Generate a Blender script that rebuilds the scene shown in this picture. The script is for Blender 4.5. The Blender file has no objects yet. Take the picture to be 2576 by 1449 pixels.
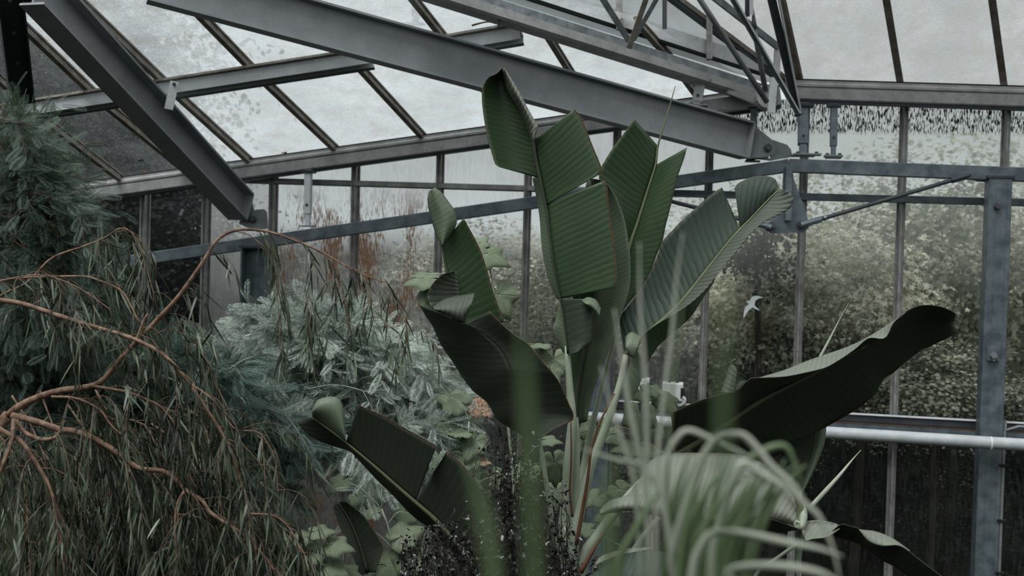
import bpy, math, random
import numpy as np
from mathutils import Vector
random.seed(7); rng = np.random.default_rng(11)
SC = bpy.context.scene; COL = SC.collection

# ---------------------------------------------------------------- camera
F = 2800.0; IW, IH = 2576.0, 1449.0
CAM = np.array([0.0, 0.0, 3.0])
_phi, _pit, _rol = math.radians(10.3), math.radians(1.5), math.radians(1.5)
FW = np.array([-math.sin(_phi)*math.cos(_pit), math.cos(_phi)*math.cos(_pit), -math.sin(_pit)])
_r0 = np.cross(FW, [0, 0, 1]); _r0 /= np.linalg.norm(_r0); _u0 = np.cross(_r0, FW)
RT = _r0*math.cos(_rol)+_u0*math.sin(_rol); UP = -_r0*math.sin(_rol)+_u0*math.cos(_rol)
def ray(x, y): return FW + RT*((x-IW/2)/F) - UP*((y-IH/2)/F)
def P(x, y, d): return CAM + ray(x, y)*d
def onp(x, y, p, n):
    d = ray(x, y); return CAM + d*(np.dot(np.asarray(p)-CAM, n)/np.dot(d, n))
def W(x, y, Y=8.7): return onp(x, y, (0, Y, 0), np.array([0, 1.0, 0]))
cd = bpy.data.cameras.new('camera'); cam = bpy.data.objects.new('camera', cd); COL.objects.link(cam)
from mathutils import Matrix
cam.matrix_world = Matrix(((RT[0], UP[0], -FW[0], CAM[0]), (RT[1], UP[1], -FW[1], CAM[1]), (RT[2], UP[2], -FW[2], CAM[2]), (0, 0, 0, 1)))
cd.sensor_width = 36; cd.lens = F*36/IW; cd.clip_start = 0.05; cd.clip_end = 300
cd.dof.use_dof = True; cd.dof.focus_distance = 5.2; cd.dof.aperture_fstop = 2.8
SC.camera = cam

# ---------------------------------------------------------------- materials
def mat(name):
    m = bpy.data.materials.new(name); m.use_nodes = True
    nt = m.node_tree; nt.nodes.clear()
    return m, nt, nt.nodes.new('ShaderNodeOutputMaterial')
def N(nt, t, **kw):
    n = nt.nodes.new(t)
    for k, v in kw.items():
        if k in n.inputs: n.inputs[k].default_value = v
        else: setattr(n, k, v)
    return n
def ramp(nt, a, b, ca=(0, 0, 0, 1), cb=(1, 1, 1, 1)):
    r = nt.nodes.new('ShaderNodeValToRGB'); e = r.color_ramp.elements
    e[0].position, e[1].position = a, b; e[0].color, e[1].color = ca, cb
    return r
def c4(c): return (c[0], c[1], c[2], 1)
def math_(nt, op, a, b=None):
    n = nt.nodes.new('ShaderNodeMath'); n.operation = op
    for i, v in enumerate((a, b)):
        if v is None: continue
        if isinstance(v, (int, float)): n.inputs[i].default_value = v
        else: nt.links.new(v, n.inputs[i])
    return n.outputs[0]
def mixc(nt, fac, a, b):
    n = nt.nodes.new('ShaderNodeMixRGB')
    for i, v in enumerate((fac, a, b)):
        if isinstance(v, (int, float)): n.inputs[i].default_value = v
        elif isinstance(v, tuple): n.inputs[i].default_value = c4(v)
        else: nt.links.new(v, n.inputs[i])
    return n.outputs[0]
def metal(name, c1, c2, scale=6, rough=.55, rust=0.0, met=.35):
    m, nt, out = mat(name); L = nt.links.new
    tc = N(nt, 'ShaderNodeTexCoord')
    n1 = N(nt, 'ShaderNodeTexNoise', Scale=scale, Detail=6.0); L(tc.outputs['Object'], n1.inputs['Vector'])
    n2 = N(nt, 'ShaderNodeTexVoronoi', Scale=scale*9); L(tc.outputs['Object'], n2.inputs['Vector'])
    r = ramp(nt, .35, .7); L(n1.outputs['Fac'], r.inputs[0])
    v = math_(nt, 'MULTIPLY', n2.outputs['Distance'], .35)
    f = math_(nt, 'ADD', math_(nt, 'MULTIPLY', r.outputs[0], .75), v)
    col = mixc(nt, f, c1, c2)
    if rust:
        n3 = N(nt, 'ShaderNodeTexNoise', Scale=scale*3.3, Detail=8.0, Roughness=.7); L(tc.outputs['Object'], n3.inputs['Vector'])
        r3 = ramp(nt, .62-.1*rust, .74); L(n3.outputs['Fac'], r3.inputs[0])
        col = mixc(nt, math_(nt, 'MULTIPLY', r3.outputs[0], .8), col, (.09, .045, .025))
    b = N(nt, 'ShaderNodeBsdfPrincipled', Roughness=rough, Metallic=met); L(col, b.inputs['Base Color'])
    bp = N(nt, 'ShaderNodeBump', Strength=.12, Distance=.01); L(n1.outputs['Fac'], bp.inputs['Height']); L(bp.outputs[0], b.inputs['Normal'])
    L(b.outputs[0], out.inputs[0]); return m
def plain(name, c, rough=.6, spec=.3, var=.35, scale=8, c2=None):
    m, nt, out = mat(name); L = nt.links.new
    tc = N(nt, 'ShaderNodeTexCoord'); n1 = N(nt, 'ShaderNodeTexNoise', Scale=scale, Detail=5.0); L(tc.outputs['Object'], n1.inputs['Vector'])
    c2 = c2 or tuple(x*(1-var) for x in c)
    r = ramp(nt, .35, .65); L(n1.outputs['Fac'], r.inputs[0])
    b = N(nt, 'ShaderNodeBsdfPrincipled', Roughness=rough); b.inputs['Specular IOR Level'].default_value = spec
    L(mixc(nt, r.outputs[0], c2, c), b.inputs['Base Color']); L(b.outputs[0], out.inputs[0]); return m
def leafmat(name, c1, c2, rough=.55, trans=.25, tcol=None, scale=3.0, spec=.3, gam=1.0, clump=.5):
    """small-leaved foliage: colour varies from leaf to leaf in clumps, thin and slightly translucent"""
    m, nt, out = mat(name); L = nt.links.new
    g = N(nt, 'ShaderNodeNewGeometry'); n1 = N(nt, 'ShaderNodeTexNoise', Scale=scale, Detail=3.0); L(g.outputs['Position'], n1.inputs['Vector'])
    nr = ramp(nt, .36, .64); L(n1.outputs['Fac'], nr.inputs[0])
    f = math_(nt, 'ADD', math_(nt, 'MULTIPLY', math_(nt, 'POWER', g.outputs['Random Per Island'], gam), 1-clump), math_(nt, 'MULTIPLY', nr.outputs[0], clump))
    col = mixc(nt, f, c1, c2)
    b = N(nt, 'ShaderNodeBsdfPrincipled', Roughness=rough); b.inputs['Specular IOR Level'].default_value = spec
    L(col, b.inputs['Base Color'])
    t = N(nt, 'ShaderNodeBsdfTranslucent'); L(mixc(nt, .5, col, tcol or c2), t.inputs['Color'])
    mx = N(nt, 'ShaderNodeMixShader', Fac=trans); L(b.outputs[0], mx.inputs[1]); L(t.outputs[0], mx.inputs[2])
    L(mx.outputs[0], out.inputs[0]); return m
def veinleaf(name, c1, c2):
    m, nt, out = mat(name); L = nt.links.new
    tc = N(nt, 'ShaderNodeTexCoord'); sp = N(nt, 'ShaderNodeSeparateXYZ'); L(tc.outputs['Object'], sp.inputs[0])
    a = math_(nt, 'ARCTAN2', sp.outputs[1], sp.outputs[0]); r = math_(nt, 'SQRT', math_(nt, 'ADD', math_(nt, 'MULTIPLY', sp.outputs[0], sp.outputs[0]), math_(nt, 'MULTIPLY', sp.outputs[1], sp.outputs[1])))
    v = math_(nt, 'MULTIPLY', math_(nt, 'ABSOLUTE', math_(nt, 'SINE', math_(nt, 'MULTIPLY', a, 2.8))), r)
    rv = ramp(nt, .015, .07); L(v, rv.inputs[0])
    s2 = math_(nt, 'ABSOLUTE', math_(nt, 'SINE', math_(nt, 'ADD', math_(nt, 'MULTIPLY', r, 16.0), math_(nt, 'MULTIPLY', v, 14.0)))); r2 = ramp(nt, 0, .25); L(s2, r2.inputs[0])
    n1 = N(nt, 'ShaderNodeTexNoise', Scale=3.0, Detail=5.0); L(tc.outputs['Object'], n1.inputs['Vector'])
    oi = N(nt, 'ShaderNodeObjectInfo'); f = math_(nt, 'ADD', math_(nt, 'MULTIPLY', n1.outputs['Fac'], .7), math_(nt, 'MULTIPLY', oi.outputs['Random'], .4))
    col = mixc(nt, f, c1, c2); col = mixc(nt, math_(nt, 'MULTIPLY', math_(nt, 'SUBTRACT', 1.0, rv.outputs[0]), .5), col, tuple(x*1.5 for x in c2))
    col = mixc(nt, math_(nt, 'MULTIPLY', math_(nt, 'SUBTRACT', 1.0, r2.outputs[0]), .18), col, tuple(x*.5 for x in c1))
    b = N(nt, 'ShaderNodeBsdfPrincipled', Roughness=.6); b.inputs['Specular IOR Level'].default_value = .25; L(col, b.inputs['Base Color'])
    bp = N(nt, 'ShaderNodeBump', Strength=.6, Distance=.02); L(math_(nt, 'ADD', rv.outputs[0], math_(nt, 'MULTIPLY', r2.outputs[0], .3)), bp.inputs['Height']); L(bp.outputs[0], b.inputs['Normal'])
    t = N(nt, 'ShaderNodeBsdfTranslucent'); L(col, t.inputs['Color']); mx = N(nt, 'ShaderNodeMixShader', Fac=.3); L(b.outputs[0], mx.inputs[1]); L(t.outputs[0], mx.inputs[2]); L(mx.outputs[0], out.inputs[0]); return m
def bladmat(name, c1, c2, vein=70.0, slant=5.0, rough=.42, trans=.18, bump=.5, brown=.35, spec=.4):
    """broad banana-like blade: parallel lateral veins running off the midrib (uv: u across, v along in metres)"""
    m, nt, out = mat(name); L = nt.links.new
    uv = N(nt, 'ShaderNodeUVMap'); sp = N(nt, 'ShaderNodeSeparateXYZ'); L(uv.outputs[0], sp.inputs[0])
    ph = math_(nt, 'SUBTRACT', math_(nt, 'MULTIPLY', sp.outputs[1], vein), math_(nt, 'MULTIPLY', sp.outputs[0], slant))
    tc = N(nt, 'ShaderNodeTexCoord'); n1 = N(nt, 'ShaderNodeTexNoise', Scale=7.0, Detail=5.0); L(tc.outputs['Object'], n1.inputs['Vector'])
    ph2 = math_(nt, 'ADD', ph, math_(nt, 'MULTIPLY', n1.outputs['Fac'], 1.2))
    s = math_(nt, 'ABSOLUTE', math_(nt, 'SINE', math_(nt, 'MULTIPLY', ph2, math.pi)))
    s2 = math_(nt, 'ABSOLUTE', math_(nt, 'SINE', math_(nt, 'MULTIPLY', ph2, math.pi*4)))
    hgt = math_(nt, 'ADD', s, math_(nt, 'MULTIPLY', s2, .15))
    rr = ramp(nt, .0, .22); L(s, rr.inputs[0])
    col = mixc(nt, math_(nt, 'MULTIPLY', n1.outputs['Fac'], .9), c1, c2)
    col = mixc(nt, math_(nt, 'MULTIPLY', math_(nt, 'SUBTRACT', 1.0, rr.outputs[0]), .28), col, tuple(min(1, x*1.9+.01) for x in c2))
    if brown:
        e = ramp(nt, .955, .995); L(sp.outputs[0], e.inputs[0])
        col = mixc(nt, math_(nt, 'MULTIPLY', e.outputs[0], brown), col, (.16, .085, .045))
    b = N(nt, 'ShaderNodeBsdfPrincipled', Roughness=rough); b.inputs['Specular IOR Level'].default_value = spec
    L(col, b.inputs['Base Color'])
    bp = N(nt, 'ShaderNodeBump', Strength=bump, Distance=.006); L(hgt, bp.inputs['Height']); L(bp.outputs[0], b.inputs['Normal'])
    t = N(nt, 'ShaderNodeBsdfTranslucent'); L(mixc(nt, .35, col, (.16, .24, .07)), t.inputs['Color'])
    mx = N(nt, 'ShaderNodeMixShader', Fac=trans); L(b.outputs[0], mx.inputs[1]); L(t.outputs[0], mx.inputs[2])
    L(mx.outputs[0], out.inputs[0]); return m
def glassmat(name, lo, hi, tint=(.78, .82, .83), speck=.0, rust=0.0, streak=.0, scale=5.0, fogz=None, dropz=None, dirt=.15, grain=.12):
    """dirty wet pane: clear glass under a film of condensation, lime specks, runs and rust stains"""
    m, nt, out = mat(name); L = nt.links.new
    g = N(nt, 'ShaderNodeNewGeometry'); pos = g.outputs['Position']
    n1 = N(nt, 'ShaderNodeTexNoise', Scale=scale*.35, Detail=5.0, Roughness=.6); L(pos, n1.inputs['Vector'])
    n2 = N(nt, 'ShaderNodeTexNoise', Scale=scale*19, Detail=5.0, Roughness=.8); L(pos, n2.inputs['Vector'])
    fr = ramp(nt, .3, .7, (lo, lo, lo, 1), (hi, hi, hi, 1)); L(n1.outputs['Fac'], fr.inputs[0])
    fac = fr.outputs[0]
    if speck:
        r2 = ramp(nt, .55, .68); L(n2.outputs['Fac'], r2.inputs[0])
        fac = math_(nt, 'ADD', fac, math_(nt, 'MULTIPLY', r2.outputs[0], speck))
    mp = N(nt, 'ShaderNodeMapping'); mp.inputs['Scale'].default_value = (95, 1, 9.0); L(pos, mp.inputs[0])
    n3 = N(nt, 'ShaderNodeTexNoise', Scale=1.0, Detail=4.0, Roughness=.6); L(mp.outputs[0], n3.inputs['Vector'])
    sx = N(nt, 'ShaderNodeSeparateXYZ'); L(pos, sx.inputs[0])
    if streak:
        r3 = ramp(nt, .45, .7); L(n3.outputs['Fac'], r3.inputs[0])
        fac = math_(nt, 'ADD', fac, math_(nt, 'MULTIPLY', r3.outputs[0], streak))
    if fogz:
        mr = N(nt, 'ShaderNodeMapRange'); mr.inputs[1].default_value, mr.inputs[2].default_value = fogz[0], fogz[1]
        mr.inputs[4].default_value = fogz[2]; L(math_(nt, 'ADD', sx.outputs[2], math_(nt, 'MULTIPLY', n1.outputs['Fac'], .4)), mr.inputs[0])
        fac = math_(nt, 'ADD', fac, mr.outputs[0])
    nf = nt.nodes.new('ShaderNodeMath'); nf.operation = 'MINIMUM'; L(fac, nf.inputs[0]); nf.inputs[1].default_value = .93
    fac = nf.outputs[0]
    nd = N(nt, 'ShaderNodeTexNoise', Scale=scale*1.3, Detail=7.0, Roughness=.7); L(pos, nd.inputs['Vector'])
    rd = ramp(nt, .45, .75); L(nd.outputs['Fac'], rd.inputs[0])
    rg = ramp(nt, .38, .64); L(n2.outputs['Fac'], rg.inputs[0]); rm = ramp(nt, .33, .67); L(n1.outputs['Fac'], rm.inputs[0])
    tv = mixc(nt, math_(nt, 'ADD', math_(nt, 'MULTIPLY', rg.outputs[0], .55), math_(nt, 'MULTIPLY', rm.outputs[0], .45)), tuple(x*(1-grain) for x in tint), tuple(min(1, x*(1+grain)) for x in tint))
    film = mixc(nt, math_(nt, 'MULTIPLY', rd.outputs[0], dirt*2), tv, (.36, .33, .29))
    tr = N(nt, 'ShaderNodeBsdfTransparent', Color=(.9, .93, .93, 1))
    tl = N(nt, 'ShaderNodeBsdfTranslucent'); L(film, tl.inputs[0])
    df = N(nt, 'ShaderNodeBsdfDiffuse'); L(film, df.inputs[0])
    fm = N(nt, 'ShaderNodeMixShader', Fac=.12); L(tl.outputs[0], fm.inputs[1]); L(df.outputs[0], fm.inputs[2])
    mx = N(nt, 'ShaderNodeMixShader'); L(fac, mx.inputs[0]); L(tr.outputs[0], mx.inputs[1]); L(fm.outputs[0], mx.inputs[2])
    last = mx.outputs[0]
    if rust:
        mp2 = N(nt, 'ShaderNodeMapping'); mp2.inputs['Scale'].default_value = (95, 1, 16.0); L(pos, mp2.inputs[0])
        n5 = N(nt, 'ShaderNodeTexNoise', Scale=1.0, Detail=6.0, Roughness=.7); L(mp2.outputs[0], n5.inputs['Vector'])
        n6 = N(nt, 'ShaderNodeTexNoise', Scale=1.0, Detail=1.0)
        mp3 = N(nt, 'ShaderNodeMapping'); mp3.inputs['Scale'].default_value = (5.5, 1, 1.4); L(pos, mp3.inputs[0]); L(mp3.outputs[0], n6.inputs['Vector'])
        f5 = ramp(nt, .485, .55); L(math_(nt, 'ADD', math_(nt, 'MULTIPLY', n5.outputs['Fac'], .62), math_(nt, 'MULTIPLY', n6.outputs['Fac'], .38)), f5.inputs[0])
        z1 = N(nt, 'ShaderNodeMapRange'); z1.inputs[1].default_value, z1.inputs[2].default_value = 3.62, 3.3; L(sx.outputs[2], z1.inputs[0])
        rf = math_(nt, 'MULTIPLY', math_(nt, 'MULTIPLY', f5.outputs[0], z1.outputs[0]), rust)
        rs = N(nt, 'ShaderNodeBsdfTranslucent', Color=(.27, .13, .07, 1)); rdz = N(nt, 'ShaderNodeBsdfDiffuse', Color=(.27, .13, .07, 1))
        ra = N(nt, 'ShaderNodeMixShader', Fac=.3); L(rs.outputs[0], ra.inputs[1]); L(rdz.outputs[0], ra.inputs[2])
        mr2 = N(nt, 'ShaderNodeMixShader'); L(rf, mr2.inputs[0]); L(last, mr2.inputs[1]); L(ra.outputs[0], mr2.inputs[2]); last = mr2.outputs[0]
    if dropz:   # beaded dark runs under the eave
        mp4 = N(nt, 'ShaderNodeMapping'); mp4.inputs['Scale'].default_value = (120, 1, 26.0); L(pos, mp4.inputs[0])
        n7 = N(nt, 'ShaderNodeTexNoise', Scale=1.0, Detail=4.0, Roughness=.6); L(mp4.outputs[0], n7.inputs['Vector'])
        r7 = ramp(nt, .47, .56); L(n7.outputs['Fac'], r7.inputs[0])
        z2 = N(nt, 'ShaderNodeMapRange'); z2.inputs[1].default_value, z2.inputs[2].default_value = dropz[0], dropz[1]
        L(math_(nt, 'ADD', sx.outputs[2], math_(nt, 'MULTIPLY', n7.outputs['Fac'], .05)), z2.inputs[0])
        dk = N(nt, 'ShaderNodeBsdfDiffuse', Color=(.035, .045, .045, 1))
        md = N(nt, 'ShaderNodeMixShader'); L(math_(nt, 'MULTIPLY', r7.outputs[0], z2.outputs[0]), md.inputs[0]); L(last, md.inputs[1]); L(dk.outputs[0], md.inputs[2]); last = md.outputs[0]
    gl = N(nt, 'ShaderNodeBsdfGlossy', Roughness=.12, Color=(.9, .95, 1, 1)); fz = N(nt, 'ShaderNodeFresnel', IOR=1.3)
    mg = N(nt, 'ShaderNodeMixShader'); L(math_(nt, 'MULTIPLY', fz.outputs[0], .5), mg.inputs[0]); L(last, mg.inputs[1]); L(gl.outputs[0], mg.inputs[2])
    L(mg.outputs[0], out.inputs[0]); return m

M = dict(
    galv=metal('galvanised_blue_steel', (.055, .078, .092), (.17, .205, .22), 12, .5, .25),
    rafter=metal('grey_steel', (.20, .215, .225), (.29, .305, .315), 5, .6, .0, .1),
    dark=metal('dark_steel', (.03, .036, .042), (.06, .068, .075), 6, .55, .0),
    light=metal('pale_aluminium', (.55, .57, .58), (.72, .74, .75), 9, .6, .3, .05),
    eave=metal('weathered_aluminium', (.28, .28, .275), (.44, .44, .435), 11, .7, .5, .1),
    spang=metal('spangled_zinc', (.12, .14, .15), (.33, .36, .37), 16, .5, .2, .4),
    bar=metal('stained_glazing_bar', (.12, .10, .08), (.34, .305, .265), 12, .7, .8, .1),
    mull=metal('aluminium_mullion', (.16, .155, .15), (.40, .395, .385), 10, .55, .6, .3),
    plate=metal('plate_steel', (.14, .155, .16), (.23, .25, .255), 9, .55, .1, .3),
    bolt=metal('bolt_steel', (.05, .055, .06), (.1, .105, .11), 30, .5, .3, .4),
    pipe=plain('white_pipe_paint', (.44, .47, .48), .45, .4, .18, 14),
    boxw=plain('pale_plastic', (.62, .65, .62), .5, .4, .1),
    black=plain('black_slots', (.015, .015, .015), .7),
    sticker=plain('white_sticker', (.72, .76, .76), .7, .2, .08),
    soil=plain('dark_soil', (.022, .02, .016), .95, .1, .5, 5),
    grassout=plain('outdoor_turf', (.05, .06, .03), .95, .1, .5, 2),
    bark=plain('red_brown_bark', (.27, .18, .125), .8, .2, .5, 34, (.10, .058, .042)),
    twig=plain('brown_twig', (.17, .10, .065), .8, .2, .4, 30),
    palebark=plain('pale_grey_bark', (.38, .40, .37), .8, .2, .3, 20),
    trunk=plain('dark_bark', (.05, .042, .035), .9, .1, .5, 12),
    rim=plain('dried_brown_margin', (.17, .09, .055), .8, .2, .5, 60),
    rib=plain('pale_midrib', (.13, .15, .08), .5, .4, .3, 12),
    ribdk=plain('green_midrib', (.045, .062, .035), .5, .4, .3, 12),
    stalk=plain('pale_green_stalk', (.36, .40, .31), .45, .4, .35, 5, (.21, .26, .18)),
    redstalk=plain('rusty_red_sheath', (.14, .065, .035), .6, .3, .4, 10),
    top=bladmat('leaf_face', (.024, .048, .022), (.050, .088, .037), 40, -1.5, .42, .14, .12),
    topgrey=bladmat('leaf_face_greyed', (.032, .050, .038), (.062, .085, .066), 30, -1.5, .55, .12, .5, .35, .2),
    under=bladmat('leaf_underside', (.030, .042, .028), (.048, .062, .042), 32, -1.5, .5, .07, .1),
    pale=bladmat('leaf_pale_underside', (.15, .165, .13), (.23, .25, .205), 44, -1.5, .55, .10, .3),
    ribgrey=bladmat('leaf_ribbed_grey', (.075, .09, .07), (.13, .148, .12), 42, -1.5, .55, .14, .6, .35, .25),
    palegreen=bladmat('leaf_pale_green', (.11, .15, .095), (.18, .225, .148), 50, -1.5, .5, .2, .08, 0),
    weep=leafmat('weeping_leaf', (.004, .008, .004), (.20, .25, .165), .45, .1, (.12, .17, .08), 2.5, .5, 2.8, .2),
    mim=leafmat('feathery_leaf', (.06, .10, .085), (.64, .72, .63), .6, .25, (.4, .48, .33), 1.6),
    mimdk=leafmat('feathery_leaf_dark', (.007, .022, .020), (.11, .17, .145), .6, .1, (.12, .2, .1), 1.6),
    feather=leafmat('needle_leaf', (.006, .018, .016), (.125, .18, .14), .6, .2, (.14, .2, .08), 2.2),
    mallow=veinleaf('soft_broad_leaf', (.13, .18, .10), (.32, .38, .26)),
    darkshrub=leafmat('dark_glossy_leaf', (.008, .009, .009), (.028, .026, .026), .28, .05, None, 6, .7),
    grass=leafmat('grass_blade', (.09, .15, .06), (.19, .25, .14), .45, .25, (.22, .32, .14), 3, .5),
    grasspale=leafmat('pale_grass_blade', (.26, .30, .22), (.55, .58, .49), .45, .3, (.5, .55, .4), 3, .5),
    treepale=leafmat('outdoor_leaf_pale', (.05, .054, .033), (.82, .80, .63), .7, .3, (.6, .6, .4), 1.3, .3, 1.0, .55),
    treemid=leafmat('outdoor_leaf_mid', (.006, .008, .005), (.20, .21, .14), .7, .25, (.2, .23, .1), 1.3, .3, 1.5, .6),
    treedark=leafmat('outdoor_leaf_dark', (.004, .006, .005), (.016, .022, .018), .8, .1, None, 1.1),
    dry=plain('dried_leaf', (.40, .31, .23), .85, .15, .3, 7, (.12, .05, .025)),
    orange=plain('orange_fallen_leaf', (.45, .12, .04), .8, .2, .4, 30),
    roofglass=glassmat('roof_glass', .62, .86, (.56, .595, .605), .16, 0, 0, 4, None, None, .4, .3),
    roofdark=glassmat('roof_glass_thin_film', .02, .14, (.62, .65, .65), .24, 0, 0, 4, None, None, .2, .3),
    roofright=glassmat('roof_glass_limed', .72, .88, (.45, .45, .448), .2, 0, 0, 6, None, None, .4, .42),
    wallglass=glassmat('wall_glass', .04, .2, (.92, .94, .93), .05, 0, .17, 4, (3.0, 4.0, .5), None, .15),
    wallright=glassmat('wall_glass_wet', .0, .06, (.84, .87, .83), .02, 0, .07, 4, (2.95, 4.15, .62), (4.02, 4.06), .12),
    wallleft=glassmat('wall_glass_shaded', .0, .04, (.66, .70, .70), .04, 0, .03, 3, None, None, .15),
    wallfog=glassmat('wall_glass_milky', .25, .55, (.92, .95, .95), .05, 0, .1, 4, (2.9, 4.0, .4), None, .1),
    wallrust=glassmat('wall_glass_rusty', .2, .42, (.92, .94, .93), .05, .9, .2, 4, (3.15, 4.2, .3), None, .12),
)

# ---------------------------------------------------------------- mesh helpers
class MB:
    def __init__(s): s.v = []; s.f = []; s.uv = []; s.mi = []
    def add(s, vs, fs, uvs=None, mi=0):
        b = len(s.v); s.v.extend([tuple(map(float, v)) for v in vs])
        s.f.extend([tuple(i+b for i in f) for f in fs]); s.mi.extend([mi]*len(fs))
        s.uv.extend(uvs if uvs is not None else [(0, 0)]*len(vs)); return s
    def obj(s, name, m, parent=None, smooth=False, origin=None):
        me = bpy.data.meshes.new(name)
        o0 = np.array(origin) if origin is not None else np.zeros(3)
        if parent is not None and origin is None: o0 = np.array(parent.get('_w', (0, 0, 0)))
        v = np.array(s.v)-o0
        me.from_pydata(v.tolist(), [], s.f); me.update()
        ul = me.uv_layers.new(name='UVMap'); li = np.empty(len(me.loops), dtype=np.int32); me.loops.foreach_get('vertex_index', li)
        ul.data.foreach_set('uv', np.array(s.uv, dtype=np.float32)[li].ravel())
        for x in (m if isinstance(m, (list, tuple)) else [m]): me.materials.append(x)
        if isinstance(m, (list, tuple)): me.polygons.foreach_set('material_index', s.mi)
        if smooth: me.polygons.foreach_set('use_smooth', [True]*len(me.polygons))
        o = bpy.data.objects.new(name, me); COL.objects.link(o)
        if parent is not None: o.parent = parent
        if origin is not None: o.location = o0
        o['_w'] = [float(x) for x in o0]
        return o
def tag(o, label=None, cat=None, group=None, kind=None):
    if label: o['label'] = label
    if cat: o['category'] = cat
    if group: o['group'] = group
    if kind: o['kind'] = kind
    return o
def empty(name, loc, label=None, cat=None, group=None, kind=None):
    o = bpy.data.objects.new(name, None); COL.objects.link(o); o.location = Vector([float(x) for x in loc]); o.empty_display_size = .1
    o['_w'] = [float(x) for x in loc]
    return tag(o, label, cat, group, kind)
def nz(v): v = np.asarray(v, float); return v/ (np.linalg.norm(v)+1e-12)
def frame(p0, p1, up=(0, 0, 1)):
    d = nz(np.asarray(p1)-np.asarray(p0)); s = np.cross(d, up)
    if np.linalg.norm(s) < 1e-4: s = np.cross(d, (0, 1, 0))
    s = nz(s); u = np.cross(s, d); return d, s, u
def prism(mb, p0, p1, prof, up=(0, 0, 1), mi=0):
    """extrude profile [(s,u)...] (side, up) from p0 to p1"""
    p0, p1 = np.asarray(p0), np.asarray(p1); d, s, u = frame(p0, p1, up); n = len(prof)
    vs = [p0+s*a+u*b for a, b in prof]+[p1+s*a+u*b for a, b in prof]
    fs = [(i, (i+1) % n, n+(i+1) % n, n+i) for i in range(n)]+[tuple(range(n-1, -1, -1)), tuple(range(n, 2*n))]
    return mb.add(vs, fs, mi=mi)
def box(mb, p0, p1, w, h, up=(0, 0, 1), os=0, ou=0, bev=.12):
    a, b = w/2, h/2; c = min(a, b)*bev
    pr = [(-a+c, -b), (a-c, -b), (a, -b+c), (a, b-c), (a-c, b), (-a+c, b), (-a, b-c), (-a, -b+c)]
    return prism(mb, p0, p1, [(x+os, y+ou) for x, y in pr], up)
def ibeam(mb, p0, p1, h, w, tf=.014, tw=.01, up=(0, 0, 1)):
    a, b, t = w/2, h/2, tw/2
    pr = [(-a, -b), (a, -b), (a, -b+tf), (t, -b+tf), (t, b-tf), (a, b-tf), (a, b), (-a, b), (-a, b-tf), (-t, b-tf), (-t, -b+tf), (-a, -b+tf)]
    p0, p1 = np.asarray(p0), np.asarray(p1)
    return prism(mb, p0, p1, pr, up)
def lathe_x(mb, p0, p1, r, n=6):
    d, s, u = frame(p0, p1, (.01, .02, 1)); pr = [(r*math.cos(2*math.pi*i/n), r*math.sin(2*math.pi*i/n)) for i in range(n)]
    return prism(mb, p0, p1, pr, (.01, .02, 1))
def crom(pts, n):
    """Catmull-Rom resample of a polyline to n points, even in length"""
    p = np.asarray(pts, float)
    if len(p) == 2: t = np.linspace(0, 1, n)[:, None]; return p[0]*(1-t)+p[1]*t
    q = np.vstack([2*p[0]-p[1], p, 2*p[-1]-p[-2]]); out = []
    for i in range(1, len(q)-2):
        t = np.linspace(0, 1, 12, endpoint=False)[:, None]
        a, b, c, d = q[i-1], q[i], q[i+1], q[i+2]
        out.append(.5*((2*b)+(-a+c)*t+(2*a-5*b+4*c-d)*t**2+(-a+3*b-3*c+d)*t**3))
    out = np.vstack(out+[p[-1:]])
    L = np.r_[0, np.cumsum(np.linalg.norm(np.diff(out, axis=0), axis=1))]
    x = np.linspace(0, L[-1], n)
    return np.stack([np.interp(x, L, out[:, k]) for k in range(out.shape[1])], 1)
def tube(mb, pts, r0, r1=None, n=None, k=7, flat=1.0, radii=None):
    p = np.asarray(pts, float)
    n = n or max(3, len(p)*3); c = crom(p, n) if len(p) > 1 else p
    r1 = r0 if r1 is None else r1
    rad = np.linspace(r0, r1, n) if radii is None else np.interp(np.linspace(0, 1, n), np.linspace(0, 1, len(radii)), radii)
    tan = np.gradient(c, axis=0); tan /= np.linalg.norm(tan, axis=1)[:, None]+1e-12
    ref = np.array([.31, -.7, .2]); vs = []
    a = nz(np.cross(tan[0], ref))
    for i in range(n):
        a = nz(a-tan[i]*np.dot(a, tan[i])); b = np.cross(tan[i], a)
        for j in range(k):
            th = 2*math.pi*j/k; vs.append(c[i]+rad[i]*(a*math.cos(th)+b*flat*math.sin(th)))
    fs = [(i*k+j, i*k+(j+1) % k, (i+1)*k+(j+1) % k, (i+1)*k+j) for i in range(n-1) for j in range(k)]
    fs += [tuple(range(k-1, -1, -1)), tuple(range((n-1)*k, n*k))]
    mb.add(vs, fs, [(j/k, i*.05) for i in range(n) for j in range(k)]); return c
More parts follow.
